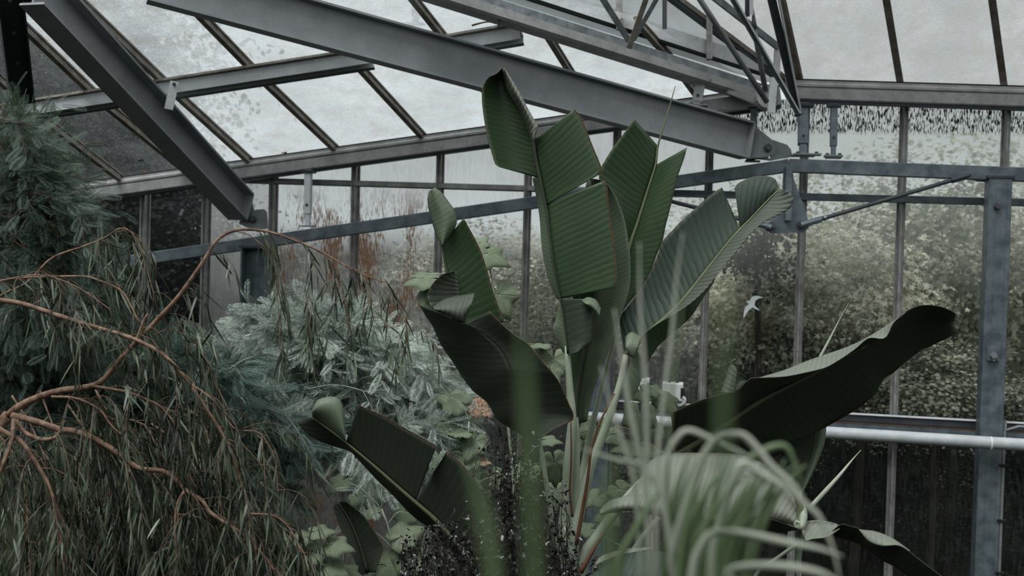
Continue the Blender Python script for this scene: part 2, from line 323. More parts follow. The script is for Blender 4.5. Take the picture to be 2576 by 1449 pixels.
def scatter(name, tv, tf, pos, R, m, parent, smooth=False):
    """place a leaf template at pos (N,3) with axes R (N,3,3: columns along, across, normal, already scaled) as ONE foliage mesh"""
    tv = np.asarray(tv, float); n, k = len(pos), len(tv); o0 = np.array(parent.get('_w', (0, 0, 0)))
    v = np.einsum('nij,kj->nki', R, tv)+np.asarray(pos)[:, None, :]-o0
    fl = np.array([len(f) for f in tf]); lv = np.concatenate([np.array(f) for f in tf])
    me = bpy.data.meshes.new(name); me.vertices.add(n*k); me.vertices.foreach_set('co', v.astype(np.float32).ravel())
    loops = (lv[None, :]+(np.arange(n)*k)[:, None]).astype(np.int32).ravel()
    me.loops.add(len(loops)); me.loops.foreach_set('vertex_index', loops)
    tot = np.tile(fl, n).astype(np.int32); st = np.r_[0, np.cumsum(tot)[:-1]].astype(np.int32)
    me.polygons.add(len(tot)); me.polygons.foreach_set('loop_start', st); me.polygons.foreach_set('loop_total', tot)
    if smooth: me.polygons.foreach_set('use_smooth', [True]*len(tot))
    me.update(calc_edges=True); me.materials.append(m)
    o = bpy.data.objects.new(name, me); COL.objects.link(o); o.parent = parent; o['_w'] = [float(x) for x in o0]
    return o
def axes(d, nrm, L, Wd, Tn=None):
    """rotation-scale matrices from directions d and approximate normals"""
    d = d/(np.linalg.norm(d, axis=1)[:, None]+1e-9); s = np.cross(nrm, d); s /= np.linalg.norm(s, axis=1)[:, None]+1e-9
    n = np.cross(d, s); L = np.broadcast_to(L, len(d)); Wd = np.broadcast_to(Wd, len(d)); Tn = L if Tn is None else Tn
    return np.stack([d*L[:, None], s*Wd[:, None], n*np.broadcast_to(Tn, len(d))[:, None]], 2)
def rnd(n): 
    v = rng.normal(size=(n, 3)); return v/np.linalg.norm(v, axis=1)[:, None]

# ================================================================ SETTING
Z0 = 0.0
fl = MB().add([(-9, -3, 0), (6, -3, 0), (6, 8.75, 0), (-9, 8.75, 0), (-9, -3, -.2), (6, -3, -.2), (6, 8.75, -.2), (-9, 8.75, -.2)],
              [(0, 1, 2, 3), (7, 6, 5, 4), (0, 4, 5, 1), (1, 5, 6, 2), (2, 6, 7, 3), (3, 7, 4, 0)]).obj('floor', M['soil'])
tag(fl, 'dark soil planting bed across the glasshouse floor', 'floor', kind='structure')
gr = MB().add([(-30, 8.75, -.05), (25, 8.75, -.05), (25, 45, 1.5), (-30, 45, 1.5)], [(0, 1, 2, 3)]).obj('ground', M['grassout'])
tag(gr, 'dim turf outside beyond the glazed wall', 'ground', kind='structure')

wf = MB().add([(-9, -3, 0), (6, -3, 0), (6, -3, 5.2), (-9, -3, 5.2), (-9, -3.25, 0), (6, -3.25, 0), (6, -3.25, 5.2), (-9, -3.25, 5.2)], [(0, 3, 2, 1), (4, 5, 6, 7), (0, 1, 5, 4), (3, 7, 6, 2), (0, 4, 7, 3), (1, 2, 6, 5)]).obj('wall_light_block', M['soil'])  # unseen wall added to block light from the camera side and darken the plants
tag(wf, 'added dark wall behind the viewer blocking light from that side', 'wall', kind='structure')
# --- glazed back wall -------------------------------------------------
EAVE = [W(-320, 575), W(1890, 261)]                    # the left eave falls to the left
EAVR = [W(2005, 232), W(2900, 261)]
def eave_z(x):
    a, b = EAVE
    if x <= b[0]: return a[2]+(b[2]-a[2])*(x-a[0])/(b[0]-a[0])
    c, d = EAVR
    return c[2]+(d[2]-c[2])*max(0, (x-c[0]))/(d[0]-c[0])
mx_ = [W(x, y)[0] for x, y in ((-320, 640), (-180, 640), (-60, 640), (75, 640), (215, 640), (365, 640), (521, 560), (688, 560), (892, 600), (1107, 440), (1325, 560), (1553, 330), (1782, 480), (2020, 500), (2268, 500), (2521, 600), (2790, 600), (3060, 600))]
wall = empty('wall_back', (mx_[10], 8.7, 0), 'glazed back wall of slim grey mullions and a cross rail', 'wall', kind='structure')
for i, x in enumerate(mx_):
    zt = eave_z(x); mb = MB()
    box(mb, (x, 8.68, 0), (x, 8.68, zt), .034, .07, (0, 1, 0)); box(mb, (x, 8.715, 0), (x, 8.715, zt), .062, .02, (0, 1, 0))
    box(mb, (x-.008, 8.635, 0), (x-.008, 8.635, zt), .012, .03, (0, 1, 0))
    mb.obj('mullion', M['mull'], wall)
mb = MB(); a, b = W(560, 452, 8.66), W(1560, 481, 8.66); box(mb, a, b, .05, .036); box(mb, a+[0, .02, .0], b+[0, .02, 0], .02, .05); mb.obj('cross_rail', M['mull'], wall)
mb = MB(); a, b = W(1560, 483, 8.64), W(3000, 521, 8.64); box(mb, a, b, .09, .052); mb.obj('cross_rail', M['galv'], wall)
PANES = ['shaded tall glass pane at the far left end of the back wall', 'shaded tall glass pane next to the far left end pane', 'shaded tall glass pane just left of the feathery tree trunk', 'dark tall glass pane hidden behind the feathery tree',
         'dark tall glass pane just right of the feathery tree', 'dark tall glass pane carrying the small white label strip', 'milky tall glass pane behind the foot of the steep rafter', 'rust stained tall glass pane behind the pale stub strut',
         'tall glass pane with rust runs left of the folded banana leaf', 'misted tall glass pane between the folded leaf and the tallest banana leaf', 'misted tall glass pane behind the tallest banana leaf', 'misted tall glass pane behind the needle-tipped leaf',
         'wet tall glass pane carrying the white bird sticker', 'wet tall glass pane right of the triangular hanging bracket', 'wet tall glass pane just left of the tall right post', 'wet tall glass pane just right of the tall right post', 'wet tall glass pane at the far right end of the back wall']
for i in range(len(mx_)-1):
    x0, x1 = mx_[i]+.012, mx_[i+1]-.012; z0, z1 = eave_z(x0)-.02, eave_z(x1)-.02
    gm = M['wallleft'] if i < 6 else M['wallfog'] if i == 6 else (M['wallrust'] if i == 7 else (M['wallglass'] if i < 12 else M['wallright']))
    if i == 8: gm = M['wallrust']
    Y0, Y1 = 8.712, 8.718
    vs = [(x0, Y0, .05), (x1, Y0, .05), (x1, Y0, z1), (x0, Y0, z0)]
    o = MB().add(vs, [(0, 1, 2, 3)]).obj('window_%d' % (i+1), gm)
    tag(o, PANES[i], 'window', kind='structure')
# --- eave gutters (trims) ----------------------------------------------
def eave(name, a, b, label):
    a, b = np.array(a), np.array(b); t = empty(name, (a+b)/2, label, 'eave trim', kind='structure')
    mb = MB(); prism(mb, a, b, [(-.02, -.085), (.16, -.085), (.17, -.075), (.17, .0), (.155, .0), (.155, .012), (.17, .014), (.17, .03), (.15, .045), (.15, .06), (-.02, .075)]); mb.obj('gutter_profile', M['eave'], t)
    mb = MB(); box(mb, a+[0, -.12, -.095], b+[0, -.12, -.095], .06, .02); mb.obj('drip_edge', M['dark'], t)
    mb = MB(); box(mb, a+[0, -.135, .066], b+[0, -.135, .066], .02, .012); mb.obj('glazing_gasket', M['black'], t)
    return t
eave('trim_1', W(-330, 560)+[0, -.03, 0], W(1960, 246)+[0, -.03, 0], 'weathered grey eave gutter sloping up to the right')
eave('trim_2', W(1995, 231)+[0, -.03, 0], W(2950, 262)+[0, -.03, 0], 'weathered grey eave gutter running level at right')

# --- roof planes --------------------------------------------------------
eL = nz(EAVE[1]-EAVE[0]); upw = nz(np.cross(eL, [0, 1, 0])); upw = upw if upw[2] > 0 else -upw
al = math.radians(22); bL = upw*math.sin(al)+np.array([0, -1.0, 0])*math.cos(al); nL = nz(np.cross(eL, bL)); nL = nL if nL[2] > 0 else -nL
PL = EAVE[0]+np.array([0, -.02, .08])
def RL(x, y, off=0): return onp(x, y, PL+nL*off, nL)
ar = math.radians(35); bR = np.array([0, -math.cos(ar), math.sin(ar)]); nR = nz(np.cross([1.0, 0, 0], bR)); nR = nR if nR[2] > 0 else -nR
PR = EAVR[0]+np.array([0, -.02, .08])
def RR(x, y, off=0): return onp(x, y, PR+nR*off, nR)
roofL = empty('ceiling_left', RL(900, 240), 'sloping left roof of misted panes between stained glazing bars', 'roof', kind='structure')
roofR = empty('ceiling_right', RR(2300, 100), 'sloping right roof of limed panes above the level eave', 'roof', kind='structure')
def pane(pts, m, parent): MB().add(pts, [tuple(range(len(pts)))]).obj('pane', m, parent)
def gbar(p0, p1, parent, nrm, m='bar', w=.042):
    mb = MB(); p0, p1 = np.array(p0), np.array(p1)
    box(mb, p0-nrm*.035, p1-nrm*.035, w*.55, .05, nrm); box(mb, p0-nrm*.008, p1-nrm*.008, w, .016, nrm)
    box(mb, p0-nrm*.062, p1-nrm*.062, w*.9, .012, nrm); mb.obj('glazing_bar', M[m], parent)
def seg(fn, x0, y0, x1, y1, off=0): return fn(x0, y0, off), fn(x1, y1, off)
# bars of the left roof: (foot on eave, top) extended beyond the frame; panes between them split at the purlins
Lb = [((-230, 545), (-520, 330), (-760, 150)), ((-20, 512), (-180, 325), (-420, 130)), ((160, 488), (-30, 300), (-300, 60)), ((325, 455), (100, 280), (-160, 40)), ((490, 436), (262, 248), (30, 25)), ((645, 410), (430, 212), (180, -30)),
      ((855, 375), (650, 178), (455, -25)), ((1070, 340), (888, 140), (720, -50)), ((1290, 308), (1120, 88), (1000, -65)), ((1500, 276), (1372, 70), (1300, -30)), ((1760, 240), (1680, 130), (1600, 40)), ((1915, 222), (1900, 212), (1890, 205))]
for i, (a, b, c) in enumerate(Lb):
    if i < 11:
        if i not in (9,): gbar(RL(*b), RL(*c), roofL, nL)
        gbar(RL(*a), RL(*b), roofL, nL)
for i in range(len(Lb)-1):
    (a, b, c), (a2, b2, c2) = Lb[i], Lb[i+1]
    dk = M['roofdark'] if i < 4 else M['roofglass']
    pane([RL(*a), RL(*a2), RL(*b2), RL(*b)], dk, roofL)
    pane([RL(*b), RL(*b2), RL(*c2), RL(*c)], dk if i < 4 else M['roofglass'], roofL)
Rb = [((2016, 214), (1968, 0), (1935, -150)), ((2266, 216), (2230, 0), (2205, -150)), ((2526, 218), (2496, 0), (2475, -150)), ((2790, 222), (2768, 0), (2752, -150)), ((3050, 226), (3035, 0), (3025, -150))]
for a, b, c in Rb: gbar(RR(*a), RR(*c), roofR, nR, 'bar', .05)
for (a, b, c), (a2, b2, c2) in zip(Rb, Rb[1:]): pane([RR(*a), RR(*a2), RR(*c2), RR(*c)], M['roofright'], roofR)
pane([RR(1520, -160), RR(1992, 214), RR(2016, 214), RR(1935, -150)], M['roofright'], roofR)
# clerestory: upright glazing between the lower gutter and the upper roof edge
GT = [RL(1040, -72, -.04), RL(1915, 205, -.04)]
TE = [RR(1500, -160), RR(2000, 214)]
wc = empty('wall_clerestory', (GT[0]+GT[1])/2, 'narrow upright strip of panes between the two roof levels', 'wall', kind='structure')
cl = [0, .2, .42, .64, .84, 1]
for i in range(5):
    def cp(t, s): g = GT[0]*(1-t)+GT[1]*t; q = TE[0]*(1-t)+TE[1]*t; return g*(1-s)+q*s
    pane([cp(cl[i], 0), cp(cl[i+1], 0), cp(cl[i+1], 1), cp(cl[i], 1)], M['roofright'] if i > 2 else M['roofglass'], wc)
for px in ((1557, 75, 1557, -150), (1783, 150, 1783, 40)):
    mb = MB(); a, b = RL(px[0], px[1], -.05), RL(px[2], px[3], -.05)
    d = P(px[2], px[3], float(np.dot(a-CAM, FW))+.02)
    box(mb, a, d, .035, .05, (0, 1, 0)); box(mb, a+[.02, -.03, 0], d+[.02, -.03, 0], .012, .02, (0, 1, 0)); mb.obj('mullion', M['mull'], wc)
mb = MB(); box(mb, GT[0]+[0, -.02, .12], GT[1]+[0, -.02, .10], .03, .12); mb.obj('sill_band', M['light'], wc)
mb = MB(); box(mb, GT[0]+[0, -.05, .052], GT[1]+[0, -.05, .045], .03, .022); mb.obj('gasket', M['black'], wc)
mb = MB(); box(mb, TE[0]+[0, -.05, -.02], TE[1]+[0, -.05, -.02], .05, .035); mb.obj('head_rail', M['bar'], wc)
mb = MB(); box(mb, TE[0]+[0, -.04, -.055], TE[1]+[0, -.04, -.055], .05, .03); mb.obj('head_rail', M['dark'], wc)

# ================================================================ STEELWORK
def member(name, label, cat, p0, group=None): return empty(name, p0, label, cat, group, 'thing')
def boltat(parent, p, n, r=.018, h=.02, m='bolt'):
    mb = MB(); n = nz(n); lathe_x(mb, p, np.asarray(p)+n*h, r, 6); lathe_x(mb, np.asarray(p)-n*.004, np.asarray(p)+n*.004, r*1.5, 12); mb.obj('bolt', M[m], parent)
# rafters
A0, A1 = P(1880, 354, 8.12), P(380, -52, 6.5)
ra = member('steel_rafter', 'long grey I-beam rafter falling from upper left to the corner plate', 'rafter', A0, 'sloping steel rafters')
mb = MB(); ibeam(mb, A0, A1, .27, .13); mb.obj('beam_section', M['rafter'], ra)
dA, sA, uA = frame(A0, A1)
mb = MB(); box(mb, A0-uA*.125, A0+uA*.125, .13, .012, dA); mb.obj('end_plate', M['rafter'], ra)
def plate(pix, d, th, m, parent, name='gusset_plate'):
    f = [P(x, y, d) for x, y in pix]; bk = [p+FW*th for p in f]; n = len(f)
    mb = MB().add(f+bk, [tuple(range(n)), tuple(range(2*n-1, n-1, -1))]+[(i, n+i, n+(i+1) % n, (i+1) % n) for i in range(n)]); return mb.obj(name, M[m], parent)
plate([(1893, 312), (1943, 352), (1952, 372), (1945, 388), (1930, 395), (1905, 397), (1880, 400)], 8.12, .015, 'plate', ra)
boltat(ra, P(1932, 372, 8.11), -FW, .02, .03)
B0, B1 = P(607, 520, 8.85), P(95, -30, 6.5)
rb = member('steel_rafter', 'steep grey I-beam rafter seen from below at upper left', 'rafter', B0, 'sloping steel rafters')
mb = MB(); ibeam(mb, B0, B1, .24, .17, .016, .01); mb.obj('beam_section', M['rafter'], rb)
dB, sB, uB = frame(B0, B1)
mb = MB(); box(mb, B0-uB*.11, B0+uB*.11, .17, .012, dB); mb.obj('end_plate', M['rafter'], rb)
C0, C1 = P(56, 262, 7.55), P(20, -40, 6.7)
rc = member('steel_rafter', 'dark upright steel member at the far upper left corner', 'rafter', C0, 'sloping steel rafters')
mb = MB(); ibeam(mb, C0, C1, .15, .13, .012, .01, (0.6, .8, 0)); mb.obj('beam_section', M['dark'], rc)
for t in (.1, .35, .6, .85): boltat(rc, C0*(1-t)+C1*t-FW*.07+RT*.03, -FW, .008, .01)
# purlins
def purlin(label, p0, p1):
    p0, p1 = np.array(p0), np.array(p1); t = member('roof_purlin', label, 'purlin', p0, 'pale purlins under the roof glass')
    mb = MB(); box(mb, p0-nL*.02, p1-nL*.02, .11, .02, nL); zz = np.array([0, 0, .045]); box(mb, p0+bL*.058-zz, p1+bL*.058-zz, .014, .10); box(mb, p0-nL*.05-bL*.045, p1-nL*.05-bL*.045, .012, .06, nL)
    mb.obj('channel', M['light'], t)
    mb = MB(); box(mb, p0-nL*.075-bL*.055, p1-nL*.075-bL*.055, .03, .016, nL); mb.obj('lower_lip', M['galv'], t)
    mb = MB(); box(mb, p0-nL*.004+bL*.075, p1-nL*.004+bL*.075, .025, .02, nL); mb.obj('joint_seal', M['bar'], t)
    return t
purlin('pale purlin crossing under the left roof glass beneath the steep rafter', RL(-250, 318, -.085), RL(935, 136, -.085))
purlin('short pale purlin ending in a cut end above the long rafter', RL(1110, 109, -.085), RL(1312, 74, -.085))
# ring beams in front of the wall
YB = 8.42
V = W(1985, 417, YB); BL0 = W(-330, 752, YB); BR1 = W(2950, 454, YB)
bl = member('tie_beam', 'blue-grey galvanised box beam falling away to the left in front of the glass', 'beam', BL0, 'galvanised beams along the back wall')
mb = MB(); box(mb, BL0, V, .08, .094); mb.obj('box_section', M['galv'], bl)
br = member('tie_beam', 'blue-grey galvanised box beam running level to the right post', 'beam', V, 'galvanised beams along the back wall')
mb = MB(); box(mb, V, BR1, .08, .098); mb.obj('box_section', M['galv'], br)
for (px, py, w) in ((2030, 389, .2), (2096, 393, .13)):
    c = W(px, py, YB); mb = MB(); box(mb, c-[w/2, 0, 0], c+[w/2, 0, 0], .1, .012); mb.obj('base_plate', M['plate'], br)
    for s in (-1, 1): boltat(br, c+np.array([s*w*.33, -.02, .004]), (0, 0, 1), .014, .016)
c = W(1905, 398, YB); mb = MB(); box(mb, c-[.08, 0, .01], c+[.08, 0, .01], .1, .012); mb.obj('base_plate', M['plate'], bl)
# rounded plate at the bend that takes the rafter foot
pk = member('corner_plate', 'rounded grey steel lug plate bolted under the long rafter foot', 'plate', P(1960, 380, 8.13), 'lug plates on the left beam')
plate([(1900, 399), (1940, 398), (1930, 375), (1945, 352), (1962, 358), (1980, 364), (1990, 376), (1994, 394), (1960, 400), (1940, 404)], 8.16, .02, 'plate', pk, 'lug')
pb = member('corner_plate', 'rounded pale steel lug plate at the foot of the steep rafter', 'plate', P(650, 560, 8.85), 'lug plates on the left beam')
plate([(600, 563), (632, 505), (639, 530), (645, 527), (664, 526), (671, 533), (673, 575), (640, 580)], 8.86, .02, 'plate', pb, 'lug'); boltat(pb, P(636, 552, 8.85), -FW, .02, .025)
# stub struts between eave and beam / rafter and purlin
def strut(label, top, bot, w, m='light'):
    t = member('stub_strut', label, 'strut', bot, 'short steel struts'); top, bot = np.array(top), np.array(bot); mid = bot*.78+top*.22
    mb = MB(); box(mb, mid, top, w, w, (0, 1, 0)); mb.obj('outer_sleeve', M[m], t)
    mb = MB(); box(mb, bot, mid, w*.72, w*.72, (0, 1, 0)); mb.obj('inner_leg', M[m], t)
    mb = MB(); box(mb, bot-[w*1.1, 0, 0], bot+[w*1.1, 0, 0], w*1.6, .01); mb.obj('foot_plate', M['plate'], t)
    mb = MB(); box(mb, top-[w, 0, .012], top+[w, 0, -.012], w*1.6, .024); mb.obj('head_clamp', M['dark'], t)
    boltat(t, mid*.8+top*.2+np.array([0, -w*.5, 0]), (0, -1, 0), .008, .008); return t
strut('pale stub strut on the left beam in front of rusty glass', W(776, 428, YB+.05), W(774, 569, YB), .052)
strut('grey stub strut on the right beam beside the corner', W(2098, 262, YB+.05), W(2096, 397, YB), .05, 'galv')
strut('grey stub strut close behind the foot of the long rafter', W(1897, 264, YB+.1), W(1893, 406, YB+.02), .05, 'galv')
strut('short pale strut standing on the long rafter near the corner', P(1763, 202, 7.95), P(1752, 266, 8.0), .07)
strut('telescopic pale strut standing on top of the long rafter at the top edge', P(1052, -30, 7.6), P(1045, 60, 7.72), .055)
strut('wide grey strut at the corner under the level eave', W(2021, 262, YB+.1), W(2020, 392, YB+.02), .075, 'galv')
strut('dark grey strut above the left beam beside the feathery tree', W(246, 505, YB+.05), W(244, 646, YB), .06, 'galv')
hp = member('hanger_strap', 'narrow pale strap joining purlin and steep rafter', 'strap', P(436, 235, 7.6)); mb = MB(); box(mb, P(440, 205, 7.62), P(424, 275, 7.6), .06, .008, FW); mb.obj('flat_strap', M['light'], hp); boltat(hp, P(438, 212, 7.6), -FW, .008, .008)
# posts
def post(label, px_top, py_top, w, dpt, kind='h'):
    t_ = W(px_top, py_top, YB); b_ = np.array([t_[0], YB, 0]); t = member('steel_post', label, 'post', b_, 'galvanised posts along the back wall')
    mb = MB()
    if kind == 'h':   # H column: flanges face sideways
        for s in (-1, 1): box(mb, b_+[s*w/2, 0, 0], t_+[s*w/2, 0, 0], .014, dpt, (0, 1, 0))
        box(mb, b_, t_, w, .012, (0, 1, 0))
    else:
        box(mb, b_, t_, w, dpt, (0, 1, 0), bev=.06); box(mb, b_+[-w*.18, -dpt/2, 0], t_+[-w*.18, -dpt/2, -.02], .004, .004, (0, 1, 0)); box(mb, b_+[w*.3, -dpt/2, 0], t_+[w*.3, -dpt/2, -.02], .004, .004, (0, 1, 0))
    mb.obj('column', M['galv'], t)
    mb = MB(); box(mb, t_-[w*.6, 0, 0], t_+[w*.6, 0, 0], dpt*1.1, .02); mb.obj('cap_plate', M['dark'], t); return t
p1 = post('blue-grey H column behind the weeping and feathery shrubs at left', 650, 622, .2, .2)
p2 = post('blue-grey column mostly hidden behind the tall banana leaves', 1526, 478, .15, .15, 'b')
p3 = post('tall blue-grey galvanised post at right carrying the level beam', 2512, 447, .155, .14, 'b')
for y in (520, ): boltat(p3, W(2508, y, YB-.075), (0, -1, 0), .016, .03)
mb = MB(); c = W(2498, 890, YB-.078); box(mb, c-[.04, 0, 0], c+[.04, 0, 0], .012, .1); mb.obj('cleat', M['galv'], p3)
mb = MB(); lathe_x(mb, c+[0, -.006, -.01], c+[0, -.045, -.01], .022, 6); lathe_x(mb, c+[0, -.02, -.012], c+[.0, -.03, -.05], .01, 6); mb.obj('bolt', M['plate'], p3)
# trussing bracket and tie rods
hb = member('hanging_bracket', 'dark blue triangular steel bracket hanging below the beam corner', 'bracket', W(1985, 430, YB))
plate([(1972, 425), (1994, 425), (1996, 447), (2015, 500), (2034, 557), (2035, 572), (2025, 584), (1945, 587), (1930, 580), (1925, 572), (1945, 548), (1968, 495)], 8.02, .02, 'galv', hb, 'triangle_plate')
mb = MB(); box(mb, P(1983, 420, 8.0), P(1982, 555, 8.0), .045, .045, FW); mb.obj('king_tube', M['galv'], hb)
for x, y in ((1941, 568), (2015, 566)): boltat(hb, P(x, y, 8.0), -FW, .02, .03)
def rod(label, p, q, r=.016):
    p, q = np.array(p), np.array(q); t = member('tie_rod', label, 'tie rod', p, 'dark tie rods under the beam'); d = q-p
    mb = MB(); lathe_x(mb, p+d*.1, q-d*.06, r, 10); mb.obj('bar', M['dark'], t)
    mb = MB(); lathe_x(mb, p, p+d*.12, r*1.45, 10); lathe_x(mb, p+d*.135, p+d*.15, r*1.4, 6); mb.obj('turnbuckle', M['galv'], t)
    mb = MB(); lathe_x(mb, q-d*.11, q, r*1.5, 10); mb.obj('fork_end', M['dark'], t)
rod('dark tie rod rising right from the triangular bracket to the post', P(2015, 566, 7.98), W(2440, 440, YB-.02))
rod('dark tie rod rising left from the triangular bracket behind leaves', P(1941, 572, 7.98), W(1556, 472, YB-.02))
ct = member('post_head_cleat', 'dark steel cleat under the beam beside the right post top', 'cleat', W(2470, 447, YB)); plate([(2440, 443), (2496, 445), (2496, 458), (2460, 456), (2448, 452)], 8.0, .02, 'dark', ct, 'cleat_plate')
# lower rail, white pipe, conduit
gr_ = member('wall_rail', 'dark galvanised channel rail along the back wall above the white pipe', 'rail', W(2300, 1060, 8.55))
mb = MB(); a, b = W(500, 958, 8.55), W(2950, 1094, 8.55); box(mb, a, b, .1, .058); mb.obj('upper_channel', M['dark'], gr_)
mb = MB(); box(mb, a+[0, -.055, .032], b+[0, -.055, .032], .015, .012); mb.obj('top_lip', M['light'], gr_)
mb = MB(); box(mb, a-[0, 0.01, .066], b-[0, 0.01, .066], .1, .06); mb.obj('lower_channel', M['galv'], gr_)
mb = MB(); box(mb, a-[0, .06, .034], b-[0, .06, .034], .006, .006); mb.obj('rust_line', M['rim'], gr_)
wp = member('heating_pipe', 'white painted heating pipe running along the back wall', 'pipe', W(2300, 1105, 8.25))
mb = MB(); tube(mb, [W(450, 985, 8.25), W(2950, 1143, 8.25)], .044, n=12, k=20); mb.obj('pipe_run', M['pipe'], wp, True)
c = W(2492, 1116, 8.25); mb = MB(); lathe_x(mb, c-[.006, 0, 0], c+[.006, 0, 0], .05, 20); mb.obj('clip', M['light'], wp)
cn = member('conduit', 'thin grey conduit with dark saddles running down beside the right post', 'conduit', W(2522, 1449, 8.36))
xc = W(2521, 1250, 8.36)[0]; zt = W(2521, 1083, 8.36)[2]
mb = MB(); tube(mb, [(xc, 8.36, 0), (xc, 8.36, zt-.06), (xc+.01, 8.36, zt), (xc+.06, 8.37, zt+.03), (xc+.3, 8.38, zt+.03)], .011, n=24, k=10); mb.obj('tube', M['plate'], cn, True)
for y in (1170, 1309, 1441): z = W(2521, y, 8.36)[2]; mb = MB(); box(mb, (xc-.03, 8.355, z), (xc+.03, 8.355, z), .03, .018); mb.obj('saddle', M['black'], cn)
# junction boxes
def jbox(label, x, y, s):
    c = W(x, y, 8.52); t = member('junction_box', label, 'junction box', c, 'pale boxes on the back wall rail')
    mb = MB(); box(mb, c-[s*.5, 0, 0], c+[s*.5, 0, 0], s*.7, s*.95, bev=.2); mb.obj('housing', M['boxw'], t)
    for k in (-.2, .2): mb = MB(); box(mb, c+[k*s-.012, -.02, s*.48], c+[k*s+.012, -.02, s*.48], .03, .012); mb.obj('slot', M['black'], t)
    for k in (-.15, .1): mb = MB(); box(mb, c+[s*.49, -.05, k*s-.02], c+[s*.49, -.05, k*s+.02], .03, .012); mb.obj('slot', M['black'], t)
    mb = MB(); tube(mb, [c+[s*.5, -.05, -s*.2], c+[s*.62, -.05, -s*.35], c+[s*.5, -.04, -s*.6], c+[s*.2, 0, -s*.75]], .012, k=8); mb.obj('cable_gland', M['boxw'], t)
    mb = MB(); box(mb, c-[0, 0, s*.45], c-[0, 0, s*1.25], s*.4, .05, (0, 1, 0)); mb.obj('bracket', M['dark'], t)
jbox('pale grey slotted junction box above soft heart-shaped leaves', 1610, 972, .14)
jbox('pale grey slotted junction box beside the big dark right leaf', 1693, 985, .15)
# stickers and debris on the glass
bird = [(1870, 803), (1871, 785), (1875, 772), (1884, 765), (1876, 757), (1886, 757), (1890, 748), (1898, 744), (1910, 745), (1919, 749), (1908, 751), (1900, 757), (1898, 768), (1911, 781), (1904, 779), (1893, 773), (1884, 780), (1877, 790)]
f = [W(x, y, 8.705) for x, y in bird]; bk = [p+np.array([0, .003, 0]) for p in f]; n = len(f)
tag(MB().add(f+bk, [tuple(range(n)), tuple(range(2*n-1, n-1, -1))]+[(i, n+i, n+(i+1) % n, (i+1) % n) for i in range(n)]).obj('bird_sticker', M['sticker']), 'white swallow-shaped bird sticker on the right hand glass', 'sticker', kind='thing')
f = [W(x, y, 8.705) for x, y in ((457, 524), (463, 527), (456, 543), (450, 540))]; bk = [p+np.array([0, .003, 0]) for p in f]
tag(MB().add(f+bk, [(0, 1, 2, 3), (7, 6, 5, 4), (0, 4, 5, 1), (1, 5, 6, 2), (2, 6, 7, 3), (3, 7, 4, 0)]).obj('paper_label', M['sticker']), 'small white tilted label strip on the dark left glass', 'label', kind='thing')
def debris(px, py, s, label):
    c = RL(px, py, -.012); mb = MB(); n = 9
    vs = [c+nL*.01]+[c+(eL*math.cos(k*.7)*s*(1+.5*random.random())+bL*math.sin(k*.7)*s*.5*(1+.6*random.random())+nL*random.random()*.02) for k in range(n)]
    mb.add(vs, [(0, 1+k, 1+(k+1) % n) for k in range(n)]); vs2 = [v+nL*.006 for v in vs]; mb.add(vs2, [(0, 1+k, 1+(k+1) % n) for k in range(n)])
    tag(mb.obj('fallen_leaf', M['orange']), label, 'fallen leaf', 'fallen leaves on the roof glass', 'thing')
debris(715, 387, .022, 'orange fallen leaf on the roof edge right of the steep rafter')
debris(354, 406, .02, 'curled orange leaf on the dark roof glass left of the steep rafter')
debris(180, 424, .018, 'orange leaf on the roof glass just above the feathery tree')
debris(363, 436, .008, 'tiny brown leaf scrap near the eave left of the steep rafter')
debris(330, 449, .013, 'brown leaf caught at the foot of a glazing bar')
tw = MB(); tube(tw, [RL(1188, 64, -.02), RL(1210, 58, -.03), RL(1230, 55, -.02), RL(1248, 60, -.02)], .007, .004); tag(tw.obj('twig', M['twig'], None, True), 'bent brown twig lodged on the roof glass near the purlin end', 'twig', kind='thing')

# roof truss gutter and its web members near the corner
tr = member('gutter_beam', 'long galvanised gutter beam rising to the upper left between the two roofs', 'gutter beam', GT[1])
G0, G1 = RL(1040, -42, -.14), RL(1905, 232, -.14)
mb = MB(); prism(mb, G0, G1, [(-.07, -.07), (.05, -.07), (.07, -.055), (.07, .0), (-.07, .0)]); mb.obj('lower_trough', M['eave'], tr)
mb = MB(); box(mb, G0+[0, -.03, .028], G1+[0, -.03, .028], .08, .055); mb.obj('upper_flange', M['spang'], tr)
mb = MB(); box(mb, G0+[0, -.078, .003], G1+[0, -.078, .003], .006, .006); mb.obj('seam', M['black'], tr)
lt = member('roof_lattice', 'zinc lattice bars meeting in a V above the gutter beam', 'lattice', P(1583, 110, 7.2))
def lbar(name, x0, y0, d0, x1, y1, d1, w, h, m, parent): mb = MB(); box(mb, P(x0, y0, d0), P(x1, y1, d1), w, h, FW); return mb.obj(name, M[m], parent)
lbar('diagonal', 1480, -60, 7.0, 1582, 102, 7.35, .035, .03, 'spang', lt); lbar('diagonal', 1645, -60, 7.0, 1583, 120, 7.3, .035, .03, 'bar', lt); lbar('diagonal', 1690, -70, 7.1, 1594, 100, 7.38, .03, .03, 'spang', lt)
for lb_, x, y1, d in (('flat dark hanger bar at the top edge over the short purlin', 1257, 68, 7.1), ('flat dark hanger bar at the top edge right of the lattice', 1672, 73, 7.1)):
    t = member('hanger_bar', lb_, 'hanger', P(x, y1, d), 'flat hanger bars'); lbar('flat_bar', x, -60, d, x, y1, d, .028, .012, 'dark', t)
kn = member('corner_truss', 'cluster of steel tubes and angles meeting at the roof corner', 'truss', P(1930, 250, 7.8))
def tb(name, x0, y0, d0, x1, y1, d1, r, m, r2=None): mb = MB(); tube(mb, [P(x0, y0, d0), P(x1, y1, d1)], r, r2 or r, n=4, k=12); return mb.obj(name, M[m], kn, True)
